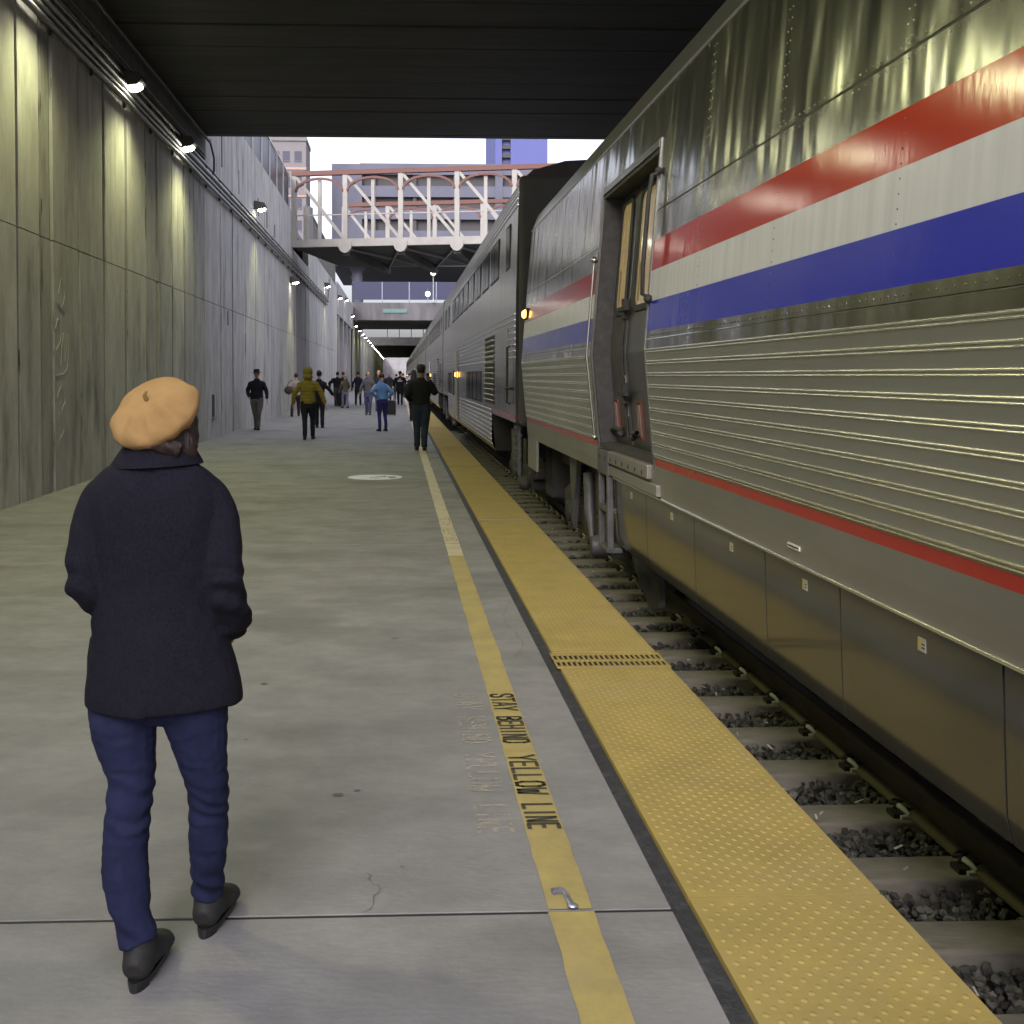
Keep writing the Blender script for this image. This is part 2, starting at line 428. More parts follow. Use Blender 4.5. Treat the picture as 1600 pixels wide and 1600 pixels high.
mb = MB(); mb.tube([(-.13,-.03,.035),(-.135,-.05,.06),(-.12,-.085,.05),(-.10,-.11,.028)], [.012,.017,.015,.01], 7); mb.box(-.15,-.085,-.125,-.085,.0,.022)
ins = obj('insulator', mb, M['clip_pale'], c, local=True, smooth=50)
yy = 2.2
rr = random.Random(5)
k = 0
while yy < 42:
    if k:
        o = dup(root)
        o.location = (3.17+rr.uniform(-.01,.01), yy+rr.uniform(-.025,.025), RZ-.172+rr.uniform(-.006,.004)); o.rotation_euler = (0, 0, rr.uniform(-.012,.012))
    k += 1; yy += .61
# ballast stones
rng_ = np.random.default_rng(4)
mb = MB()
def stone(mb, c, r, rr):
    vs = []
    for d in [(1,0,0),(-1,0,0),(0,1,0),(0,-1,0),(0,0,1),(0,0,-1),(.7,.7,.5),(-.7,.6,.5),(.6,-.7,-.4),(-.6,-.7,.5)]:
        v = Vector(d).normalized()*r*rr.uniform(.65,1.15)
        vs.append(v)
    import bmesh
    return vs
import bmesh
stones = []
rr = random.Random(21)
for i in range(14):
    bm = bmesh.new()
    for q in range(14):
        v = Vector((rr.gauss(0,1), rr.gauss(0,1), rr.gauss(0,1))).normalized(); v = Vector((v.x*1.1, v.y*.9, v.z*.75))
        bm.verts.new(v*rr.uniform(.8,1.1))
    bmesh.ops.convex_hull(bm, input=bm.verts)
    bmesh.ops.delete(bm, geom=[v for v in bm.verts if not v.link_faces], context='VERTS')
    bm.verts.index_update()
    stones.append(([v.co.copy() for v in bm.verts], [tuple(v.index for v in f.verts) for f in bm.faces])); bm.free()
def sow(n, y0, y1, rmin, rmax, x0=1.6, x1=2.52):
    for i in range(n):
        vs, fs = stones[rr.randrange(14)]
        s_ = rr.uniform(rmin, rmax); R_ = Matrix.Rotation(rr.random()*6.28, 3, 'Z') @ Matrix.Rotation(rr.random()*6.28, 3, 'X')
        y_ = rr.uniform(y0, y1)
        ph = ((y_-2.2) % .61)
        dtie = min(ph, .61-ph)
        z = RZ-.205-rr.random()*.05 - (.12 if dtie < .14 else 0)
        c = Vector((rr.uniform(x0, x1), y_, z))
        mb.add([c+R_ @ v*s_ for v in vs], fs, 0, rr.choice([.5,.7,.9,1,1.2,1.7]) )
sow(5200, 2.2, 7, .013, .030); sow(4000, 7, 14, .018, .034); sow(2600, 14, 36, .03, .05)
tag(obj('ballast', mb, M['ballast']), 'dark crushed stone ballast between the sleepers', 'ballast', kind='stuff')
mb = MB()
for i in range(46):
    y_ = 3+rr.random()**1.3*12; x_ = rr.uniform(1.9, 2.3); L_ = rr.uniform(.006,.026); a = rr.random()*3.14
    mb.obox((x_, y_, RZ-.155+rr.uniform(-.02,.03)), (math.cos(a),math.sin(a),rr.uniform(-.3,.3)), (-math.sin(a),math.cos(a),0), (0,0,1), (L_, rr.uniform(.002,.008), .002))
tag(obj('litter', mb, M['litter']), 'scraps of pale paper and straws lying in the ballast', 'litter', kind='stuff')

# ------------------------------------------------------------------ trench walls
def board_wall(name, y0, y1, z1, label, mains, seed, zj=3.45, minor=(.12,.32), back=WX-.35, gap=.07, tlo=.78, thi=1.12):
    o = thing(name, (WX, (y0+y1)/2, 0), label, 'retaining wall')
    rr = random.Random(seed); mb = MB()
    mb.box(back, WX-.045, y0, y1, -.5, z1, 1)
    edges = [(y0, .006)]
    mains = [q for q in mains if y0 < q < y1]+[y1]
    prev = y0
    for q in mains:
        p = prev
        while True:
            p += rr.uniform(*minor)
            if p > q-.1: break
            edges.append((p, rr.choice([.0,.0,.001,.0025])))
        edges.append((q, gap if q < y1 else .006)); prev = q
    tone = 1; dep = 0
    for (a, ga), (c, gc) in zip(edges[:-1], edges[1:]):
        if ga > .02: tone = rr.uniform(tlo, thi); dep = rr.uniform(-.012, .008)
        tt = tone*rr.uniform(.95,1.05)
        for za, zb in ((-.3, zj-.008), (zj+.008, z1)):
            d = dep+rr.uniform(-.0015,.0015)
            mb.box(WX-.06, WX+d, a+ga*rr.uniform(.6,1.3), c-gc*rr.uniform(.5,1.4), za, zb, 0, tt*rr.uniform(.96,1.04))
    for q in mains[:-1]:
        for _ in range(rr.randrange(2, 6)):
            zq = rr.uniform(.4, min(z1-.6, 6.0)); hh = rr.uniform(.05,.22); ww = rr.uniform(.010,.026); n = 8
            mb.add([(WX+.0115, q+ww*math.cos(2*PI*j/n)*(1 if math.sin(2*PI*j/n) > -.5 else .5), zq+hh*math.sin(2*PI*j/n)) for j in range(n)], [tuple(range(n))], 1)
    obj('board_face', mb, [M['wall'], M['groove']], o)
    return o
wa = board_wall('retaining_wall', -6, 26.85, 7.4, 'near grey board marked concrete wall in the shade under the road bridge', [-4,-2.5,-1.2,.3,1.6,3,4.2,5.6,6.9,8.1,9.3,10.4,11.6,12.5,13.75,14.65,15.1,16.4,17.8,19.2,20.65,21.6,23.05,24.35,25.5], 2)
wb = board_wall('retaining_wall', 26.88, 49.0, 8.93, 'tall open air concrete wall with dark glass railing between the road bridge and footbridge', [29.3, 31.4, 34, 36.5, 39, 41, 44, 46.5], 5, minor=(.25,.7), gap=.06, tlo=.94, thi=1.06)
# rust and damp stains with a shape of their own, weep slots
mb = MB()
for y_, z0_, z1_ in ((29.6,7.2,8.1),(32.7,7.0,7.7),(37.2,7.0,7.6),(39.7,6.95,7.5),(42.2,6.9,7.4),(33.9,2.3,2.9),(30.5,3.0,3.4)):
    mb.box(WX-.01, WX+.012, y_-.03, y_+.03, z0_, z1_)
obj('weep_slot', mb, M['groove'], wb)
ws = thing('wall_niche', (WX, 28.0, .5), 'narrow dark upright slot with white sill low in the concrete wall', 'wall niche')
mb = MB(); mb.box(WX-.005, WX+.014, 27.85, 28.15, .55, 1.12); obj('slot', mb, M['black'], ws)
mb = MB(); mb.box(WX, WX+.05, 27.83, 28.17, .48, .545); obj('sill', mb, M['pale_concrete'], ws)
# scratched scribble low on the near wall
mb = MB()
def scr(pts): 
    R_ = catmull([p+(0,) for p in pts], 5); mb.tube([(WX+.008, r[0], r[1]) for r in R_], .0045, 4)
scr([(15.35,2.75),(15.5,2.95),(15.62,2.72),(15.45,2.55),(15.3,2.62),(15.66,2.5)])
scr([(15.2,2.25),(15.35,2.4),(15.42,2.1),(15.25,1.95),(15.4,1.75),(15.55,2.2),(15.62,1.8),(15.75,2.2),(15.7,1.7),(15.2,1.6)])
scr([(15.25,1.3),(15.45,1.45),(15.6,1.25),(15.45,1.1),(15.55,.85),(15.35,.7),(15.45,.55)])
obj('scratched_scribble', mb, mat('scratched concrete', (.40,.385,.36), .9), wa)
# beyond the footbridge
board_wall('retaining_wall', 49.03, 58.4, 7.3, 'shadowed stretch of concrete wall directly under the footbridge', [51,53.5,56], 18, minor=(.6,1.4), tlo=.55, thi=.7)  # low tone range puts the footbridge's shadow into the board colour
wc = board_wall('retaining_wall', 58.43, 85, 8.5, 'concrete wall topped with a barred fence beyond the footbridge', [53,57,60,64,70,75,80], 8, minor=(.6,1.4), tlo=.92, thi=1.08)
# portal bay with recessed openings
wd = thing('portal_wall', (WX, 100, 0), 'concrete wall bay with tall recessed openings and a header beam before the second road bridge', 'wall')
mb = MB(); mb.box(-8.2, -7.9, 85, 114.6, 0, 9); mb.box(-8.2, WX, 84.6, 85, 0, 8.6); obj('recess_back', mb, M['grey_concrete'], wd)
mb = MB(); mb.box(-6.0, WX+.05, 85.0, 114.6, 6.4, 8.9); obj('header_beam', mb, M['grey_concrete'], wd)
for q in (87.5, 94.5, 101.5, 108.5):
    mb = MB(); mb.box(-5.9, WX+.02, q-.9, q+.9, 0, 6.4); obj('pilaster', mb, M['pale_concrete'], wd)
# tunnel wall under second and third road bridges
we = board_wall('retaining_wall', 114.65, 352, 7.4, 'far shaded concrete wall lined with small lamps under the distant bridges', [120+12*i for i in range(19)], 9, minor=(2,4), tlo=.85, thi=1.1)
wf = thing('retaining_wall', (WX, 500, 0), 'pale sunlit trench wall at the far end of the tracks', 'retaining wall')
mb = MB(); mb.box(WX-.3, WX, 352.1, 700, 0, 8); obj('wall_face', mb, M['pale_concrete'], wf)
wr = thing('retaining_wall', (10.6, 300, 0), 'unseen concrete trench wall on the far side of the train', 'retaining wall')
mb = MB(); mb.box(10.6, 10.95, -8, 700, -1, 8.9); obj('wall_face', mb, M['grey_concrete'], wr)  # unseen behind the train, included to contain the sky light
# street level above the trench
mb = MB(); mb.box(-150, WX-.36, -60, 85, 8.6, 8.88); mb.box(-150, -8.25, 85, 700, 8.6, 8.88)
mb.box(10.96, 200, -60, 700, 8.6, 8.88)
tag(obj('street', mb, mat('street paving', (.2,.2,.2), .8)), kind='structure')
mb = MB(); mb.box(-1500, 1500, 700, 2500, -3, -2.9); mb.box(-1500,1500,-1500,2500,-4,-3.9)
tag(obj('ground', mb, mat('distant ground', (.25,.25,.25), .9)), kind='structure')

# glass railing on top of the tall wall
gr = thing('glass_railing', (WX, 38, 8.93), 'dark glass railing with pale posts along the top of the tall concrete wall', 'railing')
M['dark_glass'] = mat('dark tinted glass', (.016,.018,.022), .3, spec=.12)
M['white_metal'] = mat('off white painted steel', (.60,.555,.54), .5, col2=(.52,.48,.47), scale=3)
for i in range(9):
    a = 27.0+i*2.44
    mb = MB(); mb.box(WX-.16, WX-.14, a+.06, a+2.40, 8.95, 10.45); obj('glass_pane', mb, M['dark_glass'], gr)
    mb = MB(); mb.box(WX-.2, WX-.1, a-.04, a+.04, 8.93, 10.5); obj('post', mb, M['white_metal'], gr)
mb = MB(); mb.box(WX-.21, WX-.09, 26.9, 48.95, 10.5, 10.56); obj('top_rail', mb, M['white_metal'], gr)
# barred fence
fb = thing('barred_fence', (WX, 67, 8.5), 'dark fence of upright bars along the top of the wall past the footbridge', 'fence')
mb = MB()
for i in range(60): mb.box(WX-.2, WX-.1, 58.5+i*.44, 58.5+i*.44+.16, 8.5, 10.6)
obj('bars', mb, M['pipe_dark'], fb)
mb = MB(); mb.box(WX-.22,WX-.08,58.4,85,10.6,10.7); mb.box(WX-.22,WX-.08,58.4,85,8.6,8.68); obj('rails', mb, M['pipe_dark'], fb)

# ------------------------------------------------------------------ conduits along the wall
mb = MB()
def crun(zs_, xo, r, y0, y1, m=0, wob=.03):
    pts = []; q = y0
    while q < y1: pts.append((WX+xo, q, zs_+rr.uniform(-wob,wob)*.5)); q += 3.0
    pts.append((WX+xo, y1, zs_)); mb.tube(pts, r, 8, m)
c1 = thing('conduit_bundle', (WX, 33, 6.5), 'bundle of grey conduits and cables running high along the left wall', 'conduit')
for z_, xo, r, mm in ((6.28,.10,.045,0),(6.42,.09,.036,0),(6.53,.10,.05,0),(6.70,.08,.03,0)):
    mb = MB(); crun(z_, xo, r, -6, 72, mm); obj('pipe', mb, M['pipe'], c1, smooth=60)
mb = MB(); crun(6.95,.06,.022,-6,26.6,1,.05); crun(7.22,.2,.03,-6,26.6,1,.02); obj('cable', mb, M['pipe_dark'], c1, smooth=60)
mb = MB()
for i in range(39): mb.box(WX+.005, WX+.05, -5+i*2.0, -5+i*2.0+.05, 6.2, 6.8)
obj('bracket', mb, M['pipe_dark'], c1)
mb = MB(); mb.tube([(WX+.12,71.5,6.5),(WX+.14,72.2,6.5),(WX+.14,73.2,7.2),(WX+.14,75,8.3)], .07, 8); obj('riser', mb, M['pipe'], c1, smooth=60)
mb = MB(); mb.tube([(WX+.14,26.9,7.35),(WX+.16,27.4,7.0),(WX+.14,27.5,6.7),(WX+.1,27.3,6.45)], .025, 6); obj('hanging_cable', mb, M['pipe_dark'], c1, smooth=60)
# dark ledge beam above the lamps
lb = thing('bearing_ledge', (WX, 10, 6.9), 'dark bearing ledge under the road bridge deck above the wall lamps', 'ledge')
mb = MB(); mb.box(WX, WX+.05, -6, 26.85, 6.86, 7.38); obj('ledge_face', mb, M['dark_concrete'], lb)

# ------------------------------------------------------------------ wall lamps
LAMPCOL = (.97, 1.0, .50)
def lamp_parts(root):
    mb = MB()
    mb.prism([(0,-.10),(.30,-.06),(.40,.02),(.34,.14),(.06,.20),(0,.20)], 'y', -.2, .2)
    obj('housing', mb, M['housing'], root, local=True, bevel=.012)
    mb = MB(); mb.ell((.235,0,-.075), (.13,.17,.055), 18, 8, R=Matrix.Rotation(math.radians(-12),3,'Y')); obj('lens', mb, M['lens'], root, local=True, smooth=180)
def add_spot(root, e, size=150, blend=.9, r=.12, col=LAMPCOL):
    ld = bpy.data.lights.new('lamp_glow', 'SPOT'); ld.energy = e; ld.color = col; ld.spot_size = math.radians(size); ld.spot_blend = blend; ld.shadow_soft_size = r
    lo = bpy.data.objects.new('lamp_glow', ld); COL.objects.link(lo); lo.parent = root; lo.location = (.62, 0, -.16)
    lo.rotation_euler = (0, math.radians(-18), 0)
    return lo
LAMPS = [(4.6,6.55),(9.3,6.55),(14.1,6.6),(18.95,6.6),(23.7,6.55)]
LBL = {2:'wall lamp at the top left corner of the picture, partly cut off', 3:'lit wall lamp glowing under the road bridge, second along the shaded wall', 4:'lit wall lamp at the far edge of the road bridge where daylight begins'}
first = None
E_NEAR = 195
for i, (y_, z_) in enumerate(LAMPS):
    lab = LBL.get(i, 'lit wall lamp on the shaded wall, out of the picture beside and behind the viewer')
    r_ = thing('wall_lamp', (WX, y_, z_), lab, 'wall lamp', 'lamps along the left wall')
    lamp_parts(r_); add_spot(r_, E_NEAR, 150, .95)
far = [(36.3,7.15,'lit wall lamp above the conduits on the tall open air wall'), (48.2,5.75,'lit wall lamp below the left end of the footbridge'),
       (70.5,7.4,'lit wall lamp just past the footbridge, under the barred fence'), (85.3,7.7,'wall lamp at the start of the header beam beyond the footbridge'),
       (96.5,8.3,'wall lamp halfway along the header beam'), (109.5,7.6,'wall lamp at the end of the header beam near the second road bridge')]
for y_, z_, lab in far:
    r_ = thing('wall_lamp', (WX, y_, z_), lab, 'wall lamp', 'lamps along the left wall'); lamp_parts(r_); add_spot(r_, 130, 110, .6)
y_ = 118.; i = 0
while y_ < 350:
    r_ = thing('wall_lamp', (WX, y_, 7.0), 'one of the row of small lamps receding along the far shaded wall', 'wall lamp', 'lamps receding under the distant bridges'); lamp_parts(r_); add_spot(r_, 160, 150, .9)
    y_ += 11.5*(1+i*.03); i += 1

# ------------------------------------------------------------------ road bridges over the trench
def overpass(y0, y1, zb, ztop, label, nb, mats):
    o = thing('road_bridge', (2.8, (y0+y1)/2, zb), label, 'road bridge')
    w = (y1-y0)/nb
    for i in range(nb):
        mb = MB(); a = y0+i*w
        dz = random.uniform(0,.03)
        mb.box(-5.2, 11.2, a+.012, a+w-.012, zb+dz, zb+1.0)
        obj('box_beam', mb, mats[0], o, bevel=.02)
    mb = MB(); mb.box(-5.2, 11.2, y0, y1, zb+1.0, zb+1.3); obj('deck', mb, mats[0], o)
    for q, s_ in ((y0,-1),(y1,1)):
        mb = MB(); mb.box(-9, 12, q-.3 if s_ < 0 else q+.004, q-.004 if s_ < 0 else q+.3, zb+.02, ztop)
        obj('parapet', mb, mats[1], o, bevel=.02)
    return o
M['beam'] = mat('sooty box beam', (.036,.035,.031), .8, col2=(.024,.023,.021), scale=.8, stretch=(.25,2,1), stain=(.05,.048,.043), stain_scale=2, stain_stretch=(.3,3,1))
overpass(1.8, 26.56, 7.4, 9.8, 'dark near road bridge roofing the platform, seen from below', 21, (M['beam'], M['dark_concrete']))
M['face'] = mat('stained bridge face', (.105,.10,.103), .85, col2=(.06,.057,.059), scale=1.4, stretch=(1,1,.2), detail=7)
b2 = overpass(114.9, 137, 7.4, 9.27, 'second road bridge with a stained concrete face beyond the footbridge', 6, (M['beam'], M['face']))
b3 = overpass(210, 352, 7.4, 9.0, 'third road bridge, long and dark, far down the tracks', 12, (M['beam'], M['dark_concrete']))
mb = MB(); mb.box(-1.55, 1.0, 114.5, 114.59, 8.2, 8.62)
tag(obj('sign_panel', mb, mat('faded teal sign', (.05,.125,.115), .6, col2=(.09,.13,.125), scale=2), origin=(-.3,114.55,8.2)), 'faded teal panel on the face of the second road bridge', 'sign panel')
# blue screen fence standing on the far side of the second bridge
sf = thing('screen_fence', (2, 137.2, 9.3), 'blue screen fence with pale posts raised above the second road bridge', 'fence')
mb = MB(); mb.box(-5.6, 10, 137.35, 137.4, 11.15, 13.4); obj('screen', mb, mat('blue mesh screen', (.012,.013,.045), .6), sf)
for i in range(5):
    mb = MB(); q = -1.95+i*3.4; mb.box(q-.07, q+.07, 137.25, 137.34, 9.2, 13.4); obj('post', mb, mat('pale post', (.16,.165,.24), .5), sf)
# lamp standards on the second bridge
def standard(x, y, h, lab):
    o = thing('street_lamp', (x, y, 9.27), lab, 'street lamp', 'globe lamps on the second road bridge')
    mb = MB(); mb.lathe([(.14,9.27),(.12,9.5),(.06,9.6),(.05,9.27+h-.3),(.12,9.27+h-.25),(.1,9.27+h-.2)], (x,y,0), 10); obj('post', mb, M['pipe'], o, smooth=50)
    mb = MB(); mb.ell((x,y,9.27+h+.05), (.29,.29,.33), 14, 10); obj('globe', mb, mat('lit globe', (1,1,1), .4, emit=(1,.95,.8), estr=2.5), o, smooth=180)
    mb = MB(); mb.lathe([(.24,9.27+h+.3),(.12,9.27+h+.5),(.04,9.27+h+.75),(.01,9.27+h+1.0)], (x,y,0), 8); obj('finial', mb, M['pipe_dark'], o)
standard(3.72, 114.3, 3.1, 'taller nearer globe street lamp on the second road bridge'); standard(3.6, 131, 2.1, 'shorter farther globe street lamp on the second road bridge')
# parapet fence posts on third bridge
pf3 = thing('bridge_fence', (2, 209.8, 9), 'thin fence posts on the parapet of the distant third road bridge', 'fence')
for i in range(6):
    mb = MB(); q = -2+i*2.3; mb.box(q-.07,q+.07,209.75,209.9,9.0,11); obj('post', mb, M['pipe_dark'], pf3)
# pale portal frames far down the line
for i, (y_, h_) in enumerate(((372,7.2),(420,6.8),(480,6.6),(560,6.4))):
    o = thing('portal_frame', (2.8, y_, 0), 'pale concrete portal frame spanning the tracks at the far end, '+['nearest of four','second of four','third of four','farthest of four'][i], 'portal frame', 'far portal frames')
    mb = MB(); mb.box(WX-.2,10.8,y_,y_+3,h_,h_+1.2); obj('crossbeam', mb, M['pale_concrete'], o)
    mb = MB(); mb.box(WX-.1,WX+.9,y_,y_+2.5,0,h_); mb2 = MB(); mb2.box(9.6,10.55,y_,y_+2.5,-1,h_)
    obj('column', mb, M['pale_concrete'], o); obj('column', mb2, M['pale_concrete'], o)
ew = thing('end_wall', (2.8, 700, 0), 'pale wall closing the view at the end of the tracks', 'wall')
mb = MB(); mb.box(WX, 10.6, 699, 700, -1, 9); obj('wall_face', mb, M['pale_concrete'], ew)
# ------------------------------------------------------------------ footbridge (truss with brown arches)
fbr = thing('footbridge', (3, 49, 7.4), 'white steel truss footbridge with brown arches crossing over the platform and train', 'footbridge')
M['truss'] = mat('white truss paint', (.26,.248,.222), .6, col2=(.22,.208,.187), scale=2)
M['brown'] = mat('brown painted steel', (.10,.028,.018), .6, col2=(.085,.025,.017), scale=2)
M['soffit'] = mat('dark bridge soffit', (.06,.06,.058), .8, col2=(.04,.04,.04), scale=1)
BO = Vector((-4.70, 49.1, 0)); BD = Vector((.98,-.2,0)).normalized(); BP = Vector((.2,.98,0)).normalized()
def bp(s_, w, z): q = BO+BD*s_+BP*w; return Vector((q.x, q.y, z))
LB = 16.0
for w in (0.0, 9.0):
    back = w > 1
    mb = MB(); mb.bar(bp(-.0,w,7.5), bp(LB,w,7.5), .22, .34); obj('bottom_chord', mb, M['truss'], fbr)
    mb = MB(); mb.bar(bp(-.0,w,10.6), bp(LB,w,10.6), .26, .2); obj('top_chord', mb, M['brown'], fbr)
    mb = MB(); mb.bar(bp(0,w,8.75), bp(LB,w,8.75), .06, .05); obj('hand_rail', mb, M['truss'], fbr)
    ss = [-.02+.1]+[2.436+2.505*k for k in range(6)]
    for i, a in enumerate(ss):
        mb = MB(); mb.bar(bp(a,w,7.67), bp(a,w,10.5), .20, .215, up=BD); obj('main_post', mb, M['truss'], fbr)
        if i == len(ss)-1: break
        c = ss[i+1]; mid = (a+c)/2
        mb = MB(); mb.bar(bp(mid,w,7.67), bp(mid,w,10.28), .13, .15, up=BD); obj('slim_post', mb, M['truss'], fbr)
        mb = MB(); mb.bar(bp(a+.1,w-.02,10.45), bp(c-.1,w-.02,7.72), .11, .13, up=(0,0,1)); obj('diagonal', mb, M['truss'], fbr)
        mb = MB(); pts = []
        for j in range(15):
            th = PI*(1-j/14); pts.append(bp(mid+(c-a-.24)/2*math.cos(th), w-.12, 9.78+.56*math.sin(th)))
        for p_, q_ in zip(pts[:-1], pts[1:]): mb.bar(p_, q_+(q_-p_)*.04, .1, .1)
        obj('arch', mb, M['brown'], fbr)
for a in [2.436+2.505*k for k in range(6)]:
    mb = MB(); mb.bar(bp(a,.05,7.12), bp(a,9.0,7.12), .30, .36); obj('floor_beam', mb, M['soffit'], fbr)
    for w in (-.16,):
        mb = MB(); n = 22; c = bp(a,w,7.44)
        poly = [(0.31*math.cos(PI+PI*j/n), .40*math.sin(PI+PI*j/n)) for j in range(n+1)]+[(.31,.08),(-.31,.08)]
        vs = [c+BD*x+Vector((0,0,z)) for x, z in poly]+[c+BD*x+Vector((0,0,z))+BP*.3 for x, z in poly]
        m_ = len(poly); mb.add(vs, [(i,(i+1)%m_,(i+1)%m_+m_,i+m_) for i in range(m_)]+[tuple(range(m_-1,-1,-1)),tuple(range(m_,2*m_))])
        obj('beam_end', mb, M['truss'], fbr)
mb = MB(); mb.bar(bp(0,4.5,7.38), bp(LB,4.5,7.38), 8.7, .12); obj('deck', mb, M['soffit'], fbr)
M['brace'] = mat('grey bracing steel', (.22,.22,.21), .6)
for k in range(5):
    a = 2.436+2.505*k
    for p_, q_ in (((a+.15,.3),(a+2.36,8.6)), ((a+.15,8.6),(a+2.36,.3))):
        mb = MB(); mb.bar(bp(p_[0],p_[1],7.22), bp(q_[0],q_[1],7.22), .08, .08); obj('cross_brace', mb, M['brace'], fbr)
# bulge of the landing beside the wall
mb = MB(); mb.bar(bp(.55,.6,7.6), bp(.55,.6,9.2), .5, .3, up=BD); obj('end_pier', mb, M['truss'], fbr)

# ------------------------------------------------------------------ buildings beyond
gar = thing('parking_garage', (6, 160, 18), 'lavender parking structure with dark horizontal openings spanning above the tracks beyond the footbridge', 'building')
M['gar'] = mat('dusk tinted garage concrete', (.095,.097,.125), .8, col2=(.08,.082,.11), scale=.3)  # blue of the dusk light is put into the concrete colour
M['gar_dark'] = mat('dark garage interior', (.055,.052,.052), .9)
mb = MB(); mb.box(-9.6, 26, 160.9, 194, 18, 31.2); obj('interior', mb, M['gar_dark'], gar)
mb = MB(); mb.box(-9.6, -5.2, 160, 160.85, 18, 32.5); obj('solid_bay', mb, M['gar'], gar)
z = 32.6; i = 0
while z-1.6 > 18:
    mb = MB(); mb.box(-5.19 if z < 32 else -5.5, 26, 160.01, 160.7, z-1.6, z); obj('spandrel', mb, M['gar'], gar); z -= 3.25; i += 1
mb = MB(); mb.box(14.3, 15.4, 159.9, 161, 18, 32.4); obj('pillar', mb, M['gar'], gar)
for q in (-3.4, 2.5, 8.4):
    mb = MB(); mb.box(q-.25,q+.25,160.3,160.9,18,31); obj('pillar', mb, M['gar_dark'], gar)
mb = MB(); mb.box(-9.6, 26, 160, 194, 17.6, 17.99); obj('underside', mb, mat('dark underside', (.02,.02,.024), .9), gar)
for (x_, y_) in ((-6.0,163),(-6.5,176),(-7,190)):
    mb = MB(); mb.lathe([(.85,8.88),(.85,17.0),(1.25,17.59)], (x_,y_,0), 16); obj('column', mb, M['gar'], gar, smooth=40)
tw = thing('tower', (23, 200, 8.9), 'plain blue tower block rising behind the right end of the footbridge', 'building')
M['blue'] = mat('blue tower wall', (.075,.085,.235), .7, col2=(.068,.078,.22), scale=.1)  # nearly even blue over all the tower walls
mb = MB(); mb.box(20.7, 27.5, 200, 222, 8.9, 62); mb.box(17.9, 19.1, 200, 222, 8.9, 62); mb.box(19.1,20.7,201,222,8.9,62); obj('walls', mb, M['blue'], tw)
mb = MB()
for i in range(24): mb.box(19.12, 20.68, 200.2, 200.9, 24+i*1.6, 24.7+i*1.6)
obj('balcony_grid', mb, M['gar_dark'], tw)
bt = thing('tower', (-14.4, 150, 8.9), 'pale beige tower block with small windows behind the glass railing at left', 'building')
M['beige'] = mat('beige tower wall', (.16,.145,.147), .8, col2=(.14,.128,.132), scale=.2)
mb = MB(); mb.box(-17.5, -12.5, 150, 157, 8.9, 33.6); mb.box(-17.6,-12.4,149.8,157.1,33.6,34.1); obj('walls', mb, M['beige'], bt)
mb = MB(); mb.box(-17.55,-12.45,149.85,150.02,29.7,30.0); mb.box(-17.55,-12.45,149.85,150.02,26.0,26.2); obj('cornice', mb, mat('tan cornice', (.35,.22,.16), .8), bt)
for zz in (31.0, 27.6, 24.6, 21.6, 18.6, 15.6, 12.6):
    for xx in (-16.6, -15.2, -13.6):
        mb = MB(); mb.box(xx-.45,xx+.45,149.9,149.99,zz-.1,zz+1.2); w_ = obj('window', mb, mat('grey window', (.07,.07,.09), .6, spec=.1), bt)
        mb = MB(); mb.box(xx-.52,xx+.52,149.86,149.98,zz-.2,zz-.11); obj('sill', mb, M['beige'], w_)
low = thing('building', (-30, 120, 8.9), 'low pale building behind the barred fence on the street above the left wall', 'building')
mb = MB(); mb.box(-40, -14, 120, 140, 8.9, 15); obj('walls', mb, M['beige'], low)
mb = MB(); mb.box(-40.2,-13.8,119.8,140.2,15.01,15.4); obj('roof', mb, M['gar'], low)

# ------------------------------------------------------------------ train
TX = 3.17
def steel(name, col, rough, bump, bscale=1.0, bst=(1,1.6,.35), bdist=.05, **k):
    return mat(name, col, rough, 1.0, bump=bump, bscale=bscale, bstretch=bst, bdist=bdist, **k)
M['steel'] = steel('wavy stainless steel', (.42,.415,.37), .205, .62, .9, (1,2.0,.6), .08, bdetail=2.6, col2=(.31,.305,.275), scale=1.2, stretch=(1,5,.4))
M['flute'] = steel('fluted stainless steel', (.44,.433,.395), .5, .02, 1.2, (1,.8,.8), .02, col2=(.37,.363,.33), scale=1.2, stretch=(1,.3,2))
M['bead'] = steel('bright steel bead', (.80,.79,.74), .26, 0)
M['sill'] = mat('grey painted sill', (.22,.21,.18), .38, .45, col2=(.17,.163,.14), scale=1.5, stretch=(1,.4,1), bump=.06, bscale=3)
M['red'] = mat('red stripe paint', (.31,.017,.005), .14, spec=.4, coat=0, bump=.06, bscale=2.2, bstretch=(1,1.3,.5), bdist=.05)
M['white'] = mat('white stripe paint', (.41,.406,.388), .2, spec=.4, coat=0, bump=.10, bscale=2.2, bstretch=(1,1.3,.5), bdist=.05, col2=(.48,.475,.45), scale=2, stretch=(1,6,.4))
M['bluep'] = mat('blue stripe paint', (.018,.024,.29), .14, spec=.4, coat=0, bump=.10, bscale=2.2, bstretch=(1,1.3,.5), bdist=.05)
M['skirt'] = mat('dark glossy skirt', (.058,.056,.047), .12, .2, col2=(.043,.042,.036), scale=2, bump=.03, bscale=2.5, bdist=.05)
M['door'] = mat('dark steel door', (.17,.165,.15), .32, .8, col2=(.13,.125,.11), scale=3, bump=.05)
M['jamb'] = mat('dirty door jamb', (.05,.047,.044), .65, .2, col2=(.028,.026,.024), scale=14, detail=8)
M['frame'] = steel('door frame steel', (.42,.41,.37), .3, .04, 4)
M['under'] = mat('grimy underframe', (.03,.029,.026), .7, .2, col2=(.018,.017,.016), scale=5)
M['bogie'] = mat('dirty cast steel', (.06,.057,.05), .6, .3, col2=(.035,.033,.03), scale=6, bump=.3)
M['grey_metal'] = mat('grey metal part', (.10,.10,.10), .55, .3, col2=(.06,.058,.055), scale=7)
